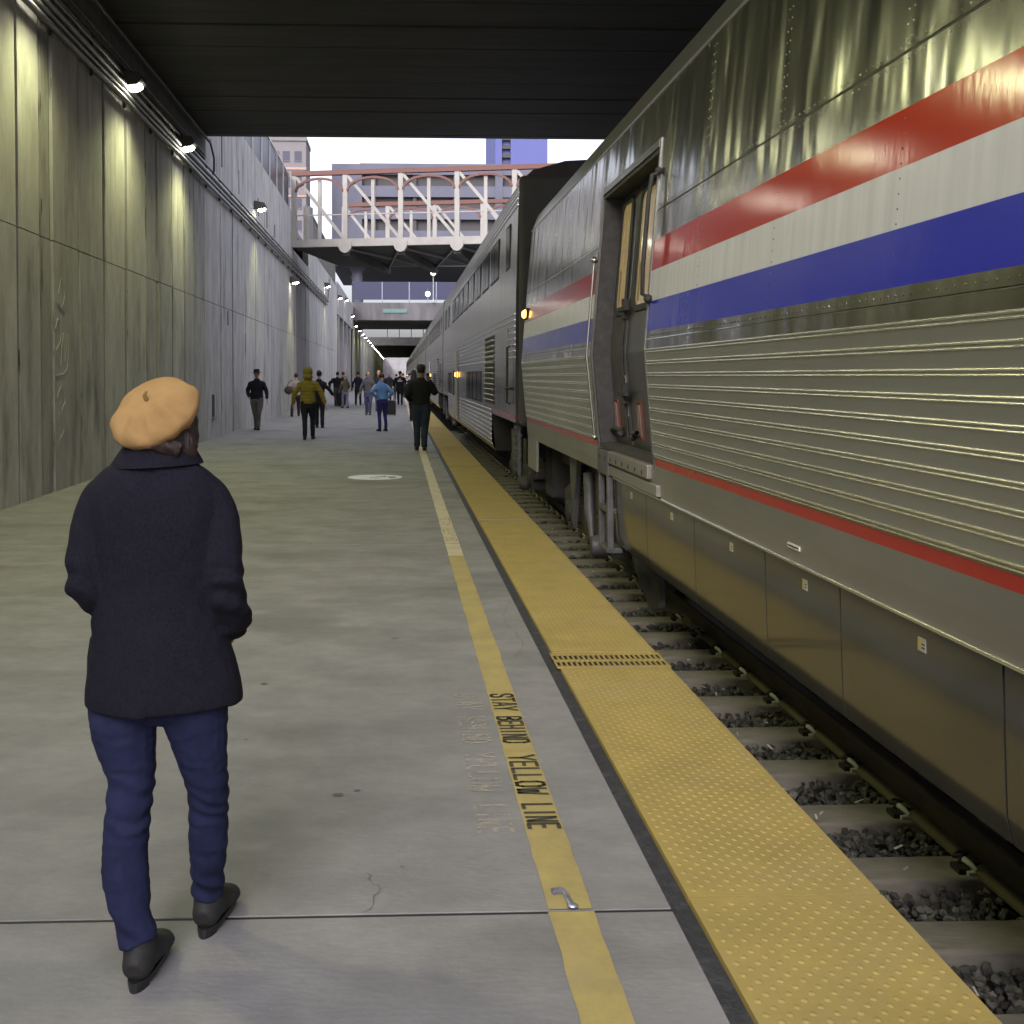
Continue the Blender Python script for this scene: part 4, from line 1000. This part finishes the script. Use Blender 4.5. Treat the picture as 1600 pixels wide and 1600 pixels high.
def person(label, X, Y, rz, H=1.75, top=(.02,.02,.025), pants=(.02,.02,.03), skin=SKIN, hair=(.03,.02,.015), hat=None, hatc=(.02,.02,.02),
           lf=(-.09,.12), rf=(.09,-.14), le=(-.27,-.05,1.13), lw=(-.28,.08,.90), re=(.27,-.05,1.13), rw=(.28,.08,.90), lean=0, bulk=1.0, coat_z=.86,
           head_dx=0, fine=1.0, sk=1.0, shoe=SHOE, longhair=False, hood=False, cat='person', puffy=False):
    root = thing('person', (X, Y, 0), label, cat, 'people on the platform', rz)
    s = H/1.75
    root.scale = (s, s, s)
    L = lambda z: lean*max(0, z-.92)          # forward lean offset
    sh = .175*bulk
    hc = Vector((head_dx, L(1.62)*1.15+.02, 1.62-.25*lean*lean))
    # body: torso, limbs, head, hands in one surface
    b = MB()
    limb(b, [(0,0,.88,.13,.09),(0,L(1.1),1.1,.12,.085),(0,L(1.3),1.3,.145,.09),(0,L(1.42),1.42,.10,.07),(head_dx*.6,L(1.5),1.50,.052,.055),(head_dx,L(1.56)+.01,1.60,.052,.055)], 14)
    head_mb(b, hc)
    Lz = {}
    for (fx, fy), sd in ((lf,-1),(rf,1)):
        kx, ky = (sd*.09+fx)/2, fy*.5+.05*(1 if fy > 0 else .5)
        Lz[sd] = [(sd*.085,-.005,.93),(sd*.088,ky*.3,.75),(kx,ky,.49),(fx*.97,fy*.8,.28),(fx,fy,.075)]
        limb(b, [p+(r,) for p, r in zip(Lz[sd], (.06,.055,.042,.036,.034))], 10)
    shz = 1.40
    for el, wr, sd in ((le,lw,-1),(re,rw,1)):
        limb(b, [(sd*sh,L(shz),shz-.02,.042),(el[0],el[1]+L(el[2]),el[2],.034),(wr[0],wr[1]+L(wr[2]),wr[2],.026)], 10)
        hand_mb(b, (wr[0],wr[1]+L(wr[2]),wr[2]), (el[0],el[1]+L(el[2]),el[2]), sd)
    me = remesh(b, .0075*fine, [skin, EYE, LIP], 1, 'body')
    for p in me.polygons:
        q = p.center-hc
        if q.y > .07 and abs(abs(q.x)-.030) < .014 and abs(q.z-.004) < .008: p.material_index = 1
        elif q.y > .07 and abs(q.x) < .024 and abs(q.z+.058) < .008: p.material_index = 2
    obj('body', me, None, root, local=True)
    # trousers
    t = MB()
    limb(t, [(0,0,coat_z-.12,.155*bulk,.115),(0,L(.95),.95,.15*bulk,.11),(0,L(1.02),1.02,.145*bulk,.105)], 16)
    for sd in (-1,1):
        P = Lz[sd]; rads = [.095*bulk,.094*bulk,.070*sk,.062*sk,.058*sk]
        limb(t, [p+(r,) for p, r in zip(P, rads)], 14)
    nz = lambda co, nn: .006*noise.noise(co*14)+.004*noise.noise(Vector((co.x*8,co.y*8,co.z*40)))
    obj('trousers', remesh(t, .012*fine, cloth('trousers cloth', pants), 3, 'trousers', nz), None, root, local=True)
    # shoes
    for (fx, fy), sd in ((lf,-1),(rf,1)):
        m_ = MB(); limb(m_, [(fx,fy-.07,.04,.03,.035),(fx,fy-.02,.05,.04,.048),(fx+sd*.01,fy+.08,.042,.044,.04),(fx+sd*.015,fy+.16,.03,.042,.028),(fx+sd*.015,fy+.195,.025,.02,.015)], 12)
        m_.tube([(fx,fy,.03),(fx,fy,.12)], [.045,.04], 12)
        m_.box(fx-.035,fx+.035,fy-.09,fy+.17,0,.02)
        obj('shoe', m_, shoe, root, local=True, smooth=60)
    # jacket or shirt
    j = MB()
    limb(j, [(0,L(coat_z),coat_z,.175*bulk,.125),(0,L(.98),.98,.165*bulk,.118),(0,L(1.12),1.12,.165*bulk,.118),(0,L(1.28),1.28,.185*bulk,.125),(0,L(1.38),1.385,.165*bulk,.105),(0,L(1.44),1.44,.10,.08),(head_dx*.4,L(1.49)+.0,1.495,.068,.068)], 18)
    for el, wr, sd in ((le,lw,-1),(re,rw,1)):
        limb(j, [(sd*sh*.55,L(shz),1.375,.052*bulk),(sd*sh*.96,L(1.34),1.345,.064*bulk),(sd*(sh*1.0+.25*abs(el[0]-sd*sh)),el[1]*.3+L(1.27),1.265,.066*bulk),(el[0],el[1]+L(el[2]),el[2],.058*bulk),(wr[0]*.9+el[0]*.1,wr[1]*.9+el[1]*.1+L(wr[2]),wr[2]*.9+el[2]*.1,.044)], 14)
    nz = (lambda co, nn: .012*abs(math.sin(co.z*38))**.5-.006+.006*noise.noise(co*9)) if puffy else (lambda co, nn: .008*noise.noise(co*10)+.004*noise.noise(Vector((co.x*9,co.y*9,co.z*38))))
    obj('jacket', remesh(j, .012*fine, cloth('jacket cloth', top), 3, 'jacket', nz), None, root, local=True)
    if hood:
        h = MB(); h.ell(hc+Vector((0,-.02,.03)), (.115,.125,.14), 18, 12); h.ell(hc+Vector((0,-.05,-.09)), (.12,.11,.09), 16, 10)
        obj('hood', remesh(h, .011*fine, cloth('hood cloth', top), 3, 'hood', lambda co, nn: .008*noise.noise(co*12)), None, root, local=True)
    else:
        h = MB(); h.ell(hc+Vector((0,-.018,.045)), (.084,.092,.098), 18, 12)
        if longhair: limb(h, [(hc.x,hc.y-.03,hc.z+.05,.09,.08),(hc.x,hc.y-.06,hc.z-.08,.10,.07),(hc.x,hc.y-.09,hc.z-.22,.11,.06),(hc.x,hc.y-.09,hc.z-.34,.07,.04)], 14)
        obj('hair', remesh(h, .011*fine, cloth('hair', hair, .6, .6), 2, 'hair', lambda co, nn: .006*noise.noise(Vector((co.x*30,co.y*30,co.z*8)))), None, root, local=True)
    hm = cloth('hat cloth', hatc)
    if hat == 'fedora':
        h = MB(); h.lathe([(.02,.145),(.06,.15),(.085,.13),(.092,.06),(.10,.052),(.165,.045),(.17,.038),(.10,.04),(.088,.04)], hc, 22); obj('hat', h, hm, root, local=True, smooth=50)
    elif hat == 'cap':
        h = MB(); h.lathe([(.01,.15),(.06,.143),(.09,.11),(.098,.05),(.09,.045)], hc, 20); h.tube([hc+Vector((0,.06,.06)), hc+Vector((0,.12,.055)), hc+Vector((0,.17,.04))], [(.075,.008),(.07,.008),(.04,.005)], 14); obj('hat', h, hm, root, local=True, smooth=50)
    elif hat == 'beanie':
        h = MB(); h.ell(hc+Vector((0,-.012,.07)), (.095,.102,.09), 18, 10); obj('hat', h, hm, root, local=True, smooth=180)
    return root

person('man in a black brimmed hat and grey trousers walking towards the viewer', -4.16, 32.3, PI, 1.78, (.014,.014,.02), (.13,.12,.108), hat='fedora', hatc=(.015,.014,.014),
       lf=(-.05,.06), rf=(.05,-.16), le=(-.27,-.03,1.13), lw=(-.30,.05,.88), re=(.27,-.06,1.14), rw=(.20,.10,.93), coat_z=.90, bulk=1.08, hair=(.25,.23,.21))
person('person in a mustard green hooded puffer jacket walking away', -2.25, 27.4, 0, 1.80, (.20,.155,.028), (.012,.014,.022), hood=True, puffy=True,
       lf=(-.07,-.16), rf=(.10,.14), le=(-.33,-.03,1.12), lw=(-.36,.02,.86), re=(.32,-.02,1.13), rw=(.42,-.05,.86), coat_z=.88, bulk=1.1, sk=.95)
person('person in a pale top and dark red trousers half hidden beside the mustard jacket', -4.0, 43, .2, 1.70, (.36,.30,.26), (.045,.02,.024), hair=(.06,.04,.03), lf=(-.2,-.25), rf=(.12,.22), lw=(-.27,.06,.93), le=(-.28,-.08,1.14))
person('person in black close behind the mustard jacket', -2.42, 33.6, 0, 1.76, (.012,.012,.014), (.02,.02,.022), lf=(-.08,.12), rf=(.1,-.1), re=(.32,-.03,1.16), rw=(.42,.05,.98))
person('heavily built man in a black jacket and wide dark grey trousers by the portal wall', -3.15, 57, .15, 1.80, (.010,.010,.012), (.05,.05,.052), bulk=1.35, sk=1.5, le=(-.40,.02,1.16), lw=(-.36,.15,.95), lf=(-.08,.02), rf=(.1,.0), coat_z=.96)
person('dark haired person just behind the heavily built man', -3.0, 60, 0, 1.80, (.02,.018,.018), (.02,.02,.02))
person('woman with pale hat in an olive jacket and light jeans', -2.62, 54.2, .5, 1.66, (.085,.078,.045), (.16,.16,.24), hat='beanie', hatc=(.42,.37,.30), hair=(.35,.28,.2), re=(.26,.05,1.14), rw=(.30,.22,1.02), coat_z=.82)
person('man in a dark navy coat walking away beyond the olive jacket', -2.15, 59, 0, 1.82, (.014,.016,.03), (.013,.013,.018), lf=(-.12,.05), rf=(.12,-.05), coat_z=.80)
person('dark clothed person with white shoes behind the navy coat', -1.72, 61, .2, 1.74, (.03,.03,.034), (.02,.02,.022), shoe=cloth('white shoes', (.5,.5,.5)))
person('man in a grey jacket and blue jeans walking towards the viewer', -1.2, 44.5, PI, 1.78, (.085,.082,.088), (.06,.065,.14), hair=(.05,.035,.025), lf=(-.06,.14), rf=(.08,-.12), le=(-.27,-.02,1.13), re=(.29,-.02,1.13), rw=(.34,.0,.9), coat_z=.84)
person('bald man in a black top and grey trousers facing the viewer', -.86, 49, PI, 1.84, (.014,.014,.015), (.13,.13,.14), hair=(.34,.21,.15), bulk=1.12)
person('woman in a bright blue shirt and blue leggings leaning with hands on her hips', -.45, 31.4, .35, 1.68, (.13,.27,.52), (.035,.035,.17), hair=(.04,.028,.02), lean=.28, le=(-.36,-.14,1.18), lw=(-.17,-.02,1.0), re=(.30,-.12,1.16), rw=(.17,.02,.99), lf=(-.10,-.05), rf=(.12,.02), sk=.85, coat_z=.93, head_dx=.06)
def text_patch(root, z, w, h):
    mb = MB(); mb.box(-w/2, w/2, -.139, -.132, z, z+h); obj('back_lettering_patch', mb, mat('white reflective band', (.55,.55,.55), .5), root, local=True)
gd = person('uniformed officer in black with a white band across the back walking away', .12, 60, 0, 1.84, (.012,.012,.015), (.012,.012,.015), bulk=1.25, le=(-.31,0,1.14), re=(.31,0,1.14), hat='cap', hatc=(.012,.012,.015))
text_patch(gd, 1.22, .26, .05); text_patch(gd, 1.32, .12, .04)
person('man in black shirt, dark cap and jeans holding a phone up to his face', .50, 23.4, 0, 1.83, (.008,.008,.010), (.017,.024,.04), skin=SKIN_D, hat='cap', hatc=(.05,.04,.035),
       lf=(-.085,-.07), rf=(.06,-.20), le=(-.28,.02,1.12), lw=(-.20,.22,1.0), re=(.30,.06,1.18), rw=(.17,.20,1.45), bulk=1.14, coat_z=.92, hair=(.02,.015,.012), sk=1.12)
person('woman with long dark hair in black walking in front of the man in jeans', .55, 38, 0, 1.80, (.010,.010,.012), (.012,.012,.014), hair=(.012,.009,.008), longhair=True, lf=(-.08,.1), rf=(.08,-.12))
FARP = [(-.55,66,(.02,.02,.03)),(-.1,72,(.05,.05,.06)),(.35,78,(.02,.02,.02)),(.2,90,(.03,.03,.05)),(.5,100,(.02,.02,.03)),(-1.4,88,(.04,.04,.04)),(.75,70,(.25,.25,.28)),(-.2,110,(.05,.05,.08)),(.45,118,(.03,.03,.03))]
FL_ = ['dark navy','grey','black','deep blue','blackish','charcoal','pale grey','slate blue','dark brown']
for (x_, y_, c_), n_ in zip(FARP, FL_):
    person('small distant person in a '+n_+' jacket among the crowd far down the platform', x_, y_, random.choice((0, 0, PI)), random.uniform(1.66,1.84), c_, (.02,.02,.03), fine=1.6)
# phone, bags
mb = MB(); mb.box(-.038,.038,-.005,.005,-.075,.075)
tag(obj('phone', mb, M['black'], origin=(.66,23.68,1.58), local=False, bevel=.004), 'dark phone held up by the man in the black shirt', 'phone'); 
ph = [o for o in S.objects if o.name.startswith('phone')][0]; ph.data.transform(Matrix.Translation((.66,23.68,1.58)))
def suitcase(x, y, h, lab, rz=0):
    o = thing('suitcase', (x, y, 0), lab, 'suitcase', None, rz)
    mb = MB(); mb.box(-.2,.2,-.13,.13,.05,h); obj('shell', mb, cloth('suitcase fabric', (.014,.014,.016)), o, local=True, bevel=.04)
    mb = MB(); mb.tube([(-.11,.1,h-.03),(-.11,.1,h+.36),(-.09,.1,h+.38),(.09,.1,h+.38),(.11,.1,h+.36),(.11,.1,h-.03)], .010, 8); obj('pull_handle', mb, M['grey_metal'], o, local=True)
    for sx in (-.16,.16):
        for sy in (-.1,.1):
            mb = MB(); mb.lathe([(.0,-.012),(.025,-.012),(.025,.012),(0,.012)], (sx,sy,.025), 10, 'x'); obj('wheel', mb, M['black'], o, local=True)
suitcase(-.28, 43.2, .62, 'black rolling suitcase standing behind the woman in blue')
suitcase(-2.95, 56.6, .75, 'large dark suitcase beside the heavily built man')
hb = thing('handbag', (-4.28, 42.8, .95), 'brown shoulder bag hanging at the side of the person in the pale top', 'handbag')
mb = MB(); mb.ell((-4.28,42.8,1.03), (.17,.08,.16), 14, 10); obj('bag', mb, cloth('brown leather', (.07,.055,.03)), hb, smooth=180)
mb = MB(); mb.tube([(-4.38,42.8,1.12),(-4.26,42.9,1.38),(-4.16,42.97,1.45),(-4.17,42.85,1.1)], .012, 6); obj('strap', mb, cloth('bag strap', (.05,.04,.025)), hb)

# ------------------------------------------------------------------ the woman in the beret
WR = (-.655, 2.98, 0)
w = thing('person', WR, 'woman in an orange beret, dark navy wool coat and jeans walking away in the foreground', 'person', 'people on the platform')
COAT = mat('navy wool coat', (.0065,.0062,.0105), .95, col2=(.0115,.011,.0175), scale=140, detail=3, bump=.5, bscale=260, bdist=.003, spec=.15)
JEANS = mat('dark blue denim', (.008,.0098,.031), .88, col2=(.015,.0185,.054), nrough=.7, scale=6, stretch=(1,1,.6), detail=8, stain=(.026,.030,.066), stain_scale=4, stain_stretch=(1,1,2.2), stain_lo=.55, stain_hi=.8, bump=.35, bscale=220, bdist=.002, spec=.2)
WOOL = mat('mustard wool beret', (.30,.185,.075), .95, col2=(.235,.14,.055), scale=7, detail=8, bump=.35, bscale=160, bdist=.003, spec=.15)
BOOT = mat('black suede boot', (.010,.0097,.0095), .75, col2=(.016,.0155,.015), scale=9, bump=.3, bscale=90, bdist=.004)
SOLE = mat('boot sole', (.012,.012,.012), .5)
HAIR = mat('dark auburn hair', (.030,.016,.013), .45, col2=(.016,.009,.008), scale=30, stretch=(3,3,.6), bump=.4, bscale=60, bstretch=(3,3,.5))
# body
b = MB()
limb(b, [(0,0,.70,.13,.1),(0,0,.9,.135,.095),(0,0,1.1,.12,.09),(0,0,1.28,.14,.09),(0,0,1.35,.09,.07),(.01,.01,1.41,.045,.05),(.02,.02,1.47,.045,.05)], 16)
hc = Vector((.02,.035,1.465))
hb_ = MB(); head_mb(hb_, (0,0,0)); Rz = Matrix.Rotation(math.radians(-22), 3, 'Z')
b.add([tuple(Rz @ Vector(p)*.90+hc) for p in hb_.v], hb_.f)
for P in ([(-.085,0,.75,.06),(-.088,-.005,.60,.055),(-.076,-.03,.42,.042),(-.076,-.065,.28,.036),(-.03,-.13,.09,.024)], [(.09,0,.75,.06),(.108,.012,.6,.055),(.123,.045,.42,.04),(.116,.088,.27,.034),(.106,.14,.09,.024)]): limb(b, P, 10)
for P in ([(-.15,0,1.27,.04),(-.185,-.03,1.07,.035),(-.13,.10,.965,.025),(-.11,.14,.90,.03)], [(.15,0,1.27,.04),(.19,-.03,1.03,.035),(.185,.09,.91,.025),(.16,.13,.85,.03)]): limb(b, P, 10)
obj('body', remesh(b, .008, SKIN, 2, 'body'), None, w, local=True)
# coat: torso, sleeves into the pockets
c = MB()
limb(c, [(.014,0,.705,.214,.140),(.013,0,.75,.211,.140),(.008,0,.83,.196,.135),(.004,0,.90,.180,.127),(0,0,.975,.165,.118),(0,0,1.06,.168,.118),(0,-.005,1.15,.178,.123),(0,-.008,1.25,.185,.122),(0,-.004,1.315,.168,.108),(0,0,1.355,.125,.092),(0,.005,1.385,.082,.075)], 28)
def sleeve(rows): limb(c, rows, 16, 6)
sleeve([(-.09,0,1.30,.045),(-.135,-.002,1.278,.055),(-.162,-.006,1.225,.058),(-.177,-.02,1.15,.057),(-.182,-.035,1.075,.053),(-.172,-.02,1.025,.055),(-.155,.03,.99,.051),(-.138,.08,.965,.046),(-.125,.11,.945,.042)])
sleeve([(.09,0,1.30,.045),(.137,-.002,1.278,.055),(.164,-.006,1.225,.058),(.176,-.02,1.15,.056),(.184,-.035,1.06,.053),(.190,-.025,1.0,.053),(.195,.01,.955,.052),(.197,.045,.925,.050),(.194,.08,.900,.042)])
def coat_disp(co, nn):
    a = abs(co.x); d = 0
    arm = max(0, min(1, (a-.145)/.03))*(1 if co.z > .89 else 0)
    q = max(0, min(1, (1.12-co.z)/.06))
    d += arm*q*(.005*math.sin(co.z*95+co.y*40+co.x*25+2.5*noise.noise(co*8))+.006*noise.noise(co*26))
    d += .010*noise.noise(Vector((co.x*5,co.y*5,co.z*2.6)))+.003*noise.noise(co*22)
    # centre back seam, waist folds
    if co.y < 0: d -= .004*math.exp(-(co.x/.006)**2)
    return d
obj('coat', remesh(c, .0075, COAT, 4, 'coat', coat_disp), None, w, local=True)
# folded collar
rings = []
for z_, rx, ry, dx in ((1.425,.066,.066,.004),(1.432,.074,.073,.004),(1.425,.084,.082,.003),(1.398,.103,.098,.001),(1.368,.122,.112,0),(1.358,.125,.115,0),(1.355,.116,.104,0),(1.37,.085,.08,0)):
    rings.append([(dx+rx*math.cos(2*PI*j/32), .004+ry*math.sin(2*PI*j/32)*(1 if math.sin(2*PI*j/32) < 0 else .8), z_+.006*math.cos(2*PI*j/32)-(.012*max(0,math.sin(2*PI*j/32)))) for j in range(32)])
m_ = MB(); m_.rings(rings, False); obj('collar', m_, COAT, w, local=True, smooth=60)
# jeans
t = MB()
limb(t, [(.004,0,.655,.03,.05),(.005,0,.70,.12,.10),(.005,0,.80,.165,.11),(.005,0,.9,.15,.10)], 20)
limb(t, [(-.095,0,.80,.085),(-.097,0,.68,.093),(-.088,-.005,.60,.084),(-.074,-.012,.51,.066),(-.076,-.025,.43,.061),(-.080,-.045,.35,.063),(-.074,-.075,.26,.060),(-.055,-.105,.175,.053),(-.036,-.122,.135,.047),(-.028,-.128,.108,.052)], 18, 6)
limb(t, [(.098,0,.80,.085),(.100,.003,.68,.090),(.108,.012,.60,.078),(.119,.024,.52,.063),(.124,.042,.44,.057),(.122,.062,.36,.055),(.115,.092,.26,.053),(.109,.118,.18,.048),(.106,.135,.135,.045),(.106,.142,.110,.048)], 18, 6)
def jean_disp(co, nn):
    k = math.exp(-((co.z-.44)/.10)**2); a = math.exp(-((co.z-.14)/.06)**2)
    s_ = math.sin(co.z*120+co.x*26+4*noise.noise(co*9))
    return .0055*k*s_*(.5+.5*noise.noise(co*7+Vector((3,1,2))))+.005*a*math.sin(co.z*95+co.x*40)+.005*noise.noise(co*9)+.0028*noise.noise(Vector((co.x*22,co.y*22,co.z*48)))+.0012*noise.noise(co*60)
obj('jeans', remesh(t, .006, JEANS, 3, 'jeans', jean_disp), None, w, local=True)
def boot(ax, ay, rz, lift=0, pitch=0):
    Rb = Matrix.Rotation(rz, 4, 'Z') @ Matrix.Rotation(pitch, 4, 'X')
    m_ = MB()
    limb(m_, [(0,.005,.15,.026,.028),(0,.0,.12,.034,.040),(0,-.001,.095,.037,.044),(0,-.004,.07,.039,.050),(0,-.005,.035,.036,.052)], 16)
    limb(m_, [(0,-.055,.045,.026,.03),(0,-.03,.055,.037,.045),(0,.04,.058,.040,.045),(.004,.10,.046,.044,.036),(.008,.16,.036,.042,.027),(.010,.195,.030,.026,.02),(.010,.205,.028,.01,.01)], 16)
    me = remesh(m_, .006, BOOT, 3, 'boot', lambda co, nn: .002*noise.noise(co*25))
    o = obj('boot', me, None, w, local=True)
    s_ = MB(); n = 28; pr = []
    for j in range(n):
        a = 2*PI*j/n; yy_ = .075+.134*math.sin(a); ww = (.036+.010*max(0,math.sin(a)))*math.cos(a)
        pr.append((ww+.006*max(0,math.sin(a)), yy_))
    s_.prism(pr, 'z', .008, .022); s_.prism([(x*.9, y_) for x, y_ in pr if y_ < .005]+[(.03,.01),(-.03,.01)][:0], 'z', -.004, .010)
    so = obj('sole', s_, SOLE, o, local=True)
    o.matrix_local = Matrix.Translation((ax, ay, .004+lift)) @ Rb @ Matrix.Diagonal((1.08,.90,1.06,1))
    return o
boot(-.026, -.128, math.radians(-4)); boot(.107, .140, math.radians(-8), .0)
# hair
h = MB(); h.ell(hc+Vector((.002,-.014,.0)), (.082,.088,.095), 20, 14)
limb(h, [(.05,-.02,1.44,.05),(.075,-.025,1.41,.040),(.085,-.02,1.385,.030),(.088,-.005,1.36,.018)], 14)
limb(h, [(.075,.03,1.49,.03),(.082,.025,1.44,.028),(.088,.015,1.40,.022)], 12)
limb(h, [(-.04,-.06,1.43,.03),(.02,-.08,1.425,.032),(.07,-.06,1.40,.028)], 12)
obj('hair', remesh(h, .006, HAIR, 2, 'hair', lambda co, nn: .0015*math.sin((co.x*1.2+co.z)*150+6*noise.noise(co*10))), None, w, local=True)
# beret
prof = [(.0,.052),(.03,.053),(.06,.050),(.088,.040),(.108,.024),(.119,.004),(.120,-.012),(.112,-.030),(.098,-.044),(.082,-.052),(.078,-.046),(.05,-.03),(0,-.02)]
pr = catmull([(a, b_, 0) for a, b_ in prof], 4)
m_ = MB(); n = 48; rings = []
for r, hh, _ in pr:
    r = max(r, .0008)
    ring = []
    for j in range(n):
        a = 2*PI*j/n
        fold = (.005*math.sin(5*a+1.2)+.006*math.sin(9*a+.4)+.016*math.sin(13*a+2)*max(0,-math.sin(a)))*max(0, min(1,(r-.05)/.05))*max(0, min(1,(.03-hh)/.05))
        bl = .004*noise.noise(Vector((r*math.cos(a)*14, r*math.sin(a)*14, hh*14)))
        dent = 0
        for a0, wd, am, rc in ((3.7,.20,.010,.085),(4.35,.16,.014,.092),(4.95,.22,.011,.080),(5.6,.18,.012,.09),(.5,.3,.006,.09),(2.6,.25,.006,.085)):
            dent -= am*math.exp(-((a-a0)/wd)**2-((r-rc)/.028)**2)
        bl += dent*(1 if hh > -.02 else .3)
        rr_ = r*(1+fold*3)+bl*(r/.12)
        ring.append((rr_*math.cos(a)*1.06, rr_*math.sin(a)*1.04, hh*.86+fold*.6+bl))
    rings.append(ring)
m_.rings(rings)
be = obj('beret', m_, WOOL, w, local=True, smooth=180)
nb = MB(); limb(nb, [(0,0,.045,.006),(.002,0,.062,.005),(.012,0,.070,.004)], 8); obj('stalk', nb, WOOL, be, local=True, smooth=180)
be.matrix_local = Matrix.Translation((.000,-.024,1.503)) @ Matrix.Rotation(math.radians(-24),4,'Y') @ Matrix.Rotation(math.radians(38),4,'X')

# ------------------------------------------------------------------ light
SUN_EL, SUN_AZ = 25, 200
W = bpy.data.worlds.new('World'); S.world = W; W.use_nodes = True
nt = W.node_tree; bg = nt.nodes['Background']
sky = nt.nodes.new('ShaderNodeTexSky'); sky.sky_type = 'NISHITA'; sky.sun_disc = False
sky.sun_elevation = math.radians(SUN_EL); sky.sun_rotation = math.radians(SUN_AZ); sky.air_density = 1; sky.dust_density = 3; sky.ozone_density = 2
hs = nt.nodes.new('ShaderNodeHueSaturation'); hs.inputs['Saturation'].default_value = .30
tint = nt.nodes.new('ShaderNodeMix'); tint.data_type = 'RGBA'; tint.blend_type = 'MULTIPLY'; tint.inputs[0].default_value = 1; tint.inputs[7].default_value = (1,.98,1.06,1)
nt.links.new(sky.outputs[0], hs.inputs['Color']); nt.links.new(hs.outputs[0], tint.inputs[6]); tcw = nt.nodes.new('ShaderNodeTexCoord'); sep = nt.nodes.new('ShaderNodeSeparateXYZ'); nt.links.new(tcw.outputs['Generated'], sep.inputs[0])
mr = nt.nodes.new('ShaderNodeMapRange'); mr.inputs[1].default_value = 0; mr.inputs[2].default_value = 1; mr.inputs[3].default_value = .5; mr.inputs[4].default_value = 3.0; nt.links.new(sep.outputs[2], mr.inputs[0])
vm = nt.nodes.new('ShaderNodeVectorMath'); vm.operation = 'SCALE'; nt.links.new(tint.outputs[2], vm.inputs[0]); nt.links.new(mr.outputs[0], vm.inputs['Scale'])
nt.links.new(vm.outputs[0], bg.inputs[0])
bg.inputs[1].default_value = .15
sd = bpy.data.lights.new('sun', 'SUN'); sd.energy = .5; sd.angle = math.radians(25); sd.color = (1,.95,.95)
so = bpy.data.objects.new('sun', sd); COL.objects.link(so)
az = math.radians(SUN_AZ); el = math.radians(38)
d = Vector((math.sin(az)*math.cos(el), math.cos(az)*math.cos(el), math.sin(el)))
so.rotation_euler = d.to_track_quat('Z', 'Y').to_euler()
S.view_settings.view_transform = 'Standard'; S.view_settings.look = 'None'; S.view_settings.exposure = 1.05; S.view_settings.gamma = 1
S.cycles.use_denoising = True
S.cycles.max_bounces = 8; S.cycles.glossy_bounces = 4; S.cycles.diffuse_bounces = 4; S.cycles.sample_clamp_indirect = 6
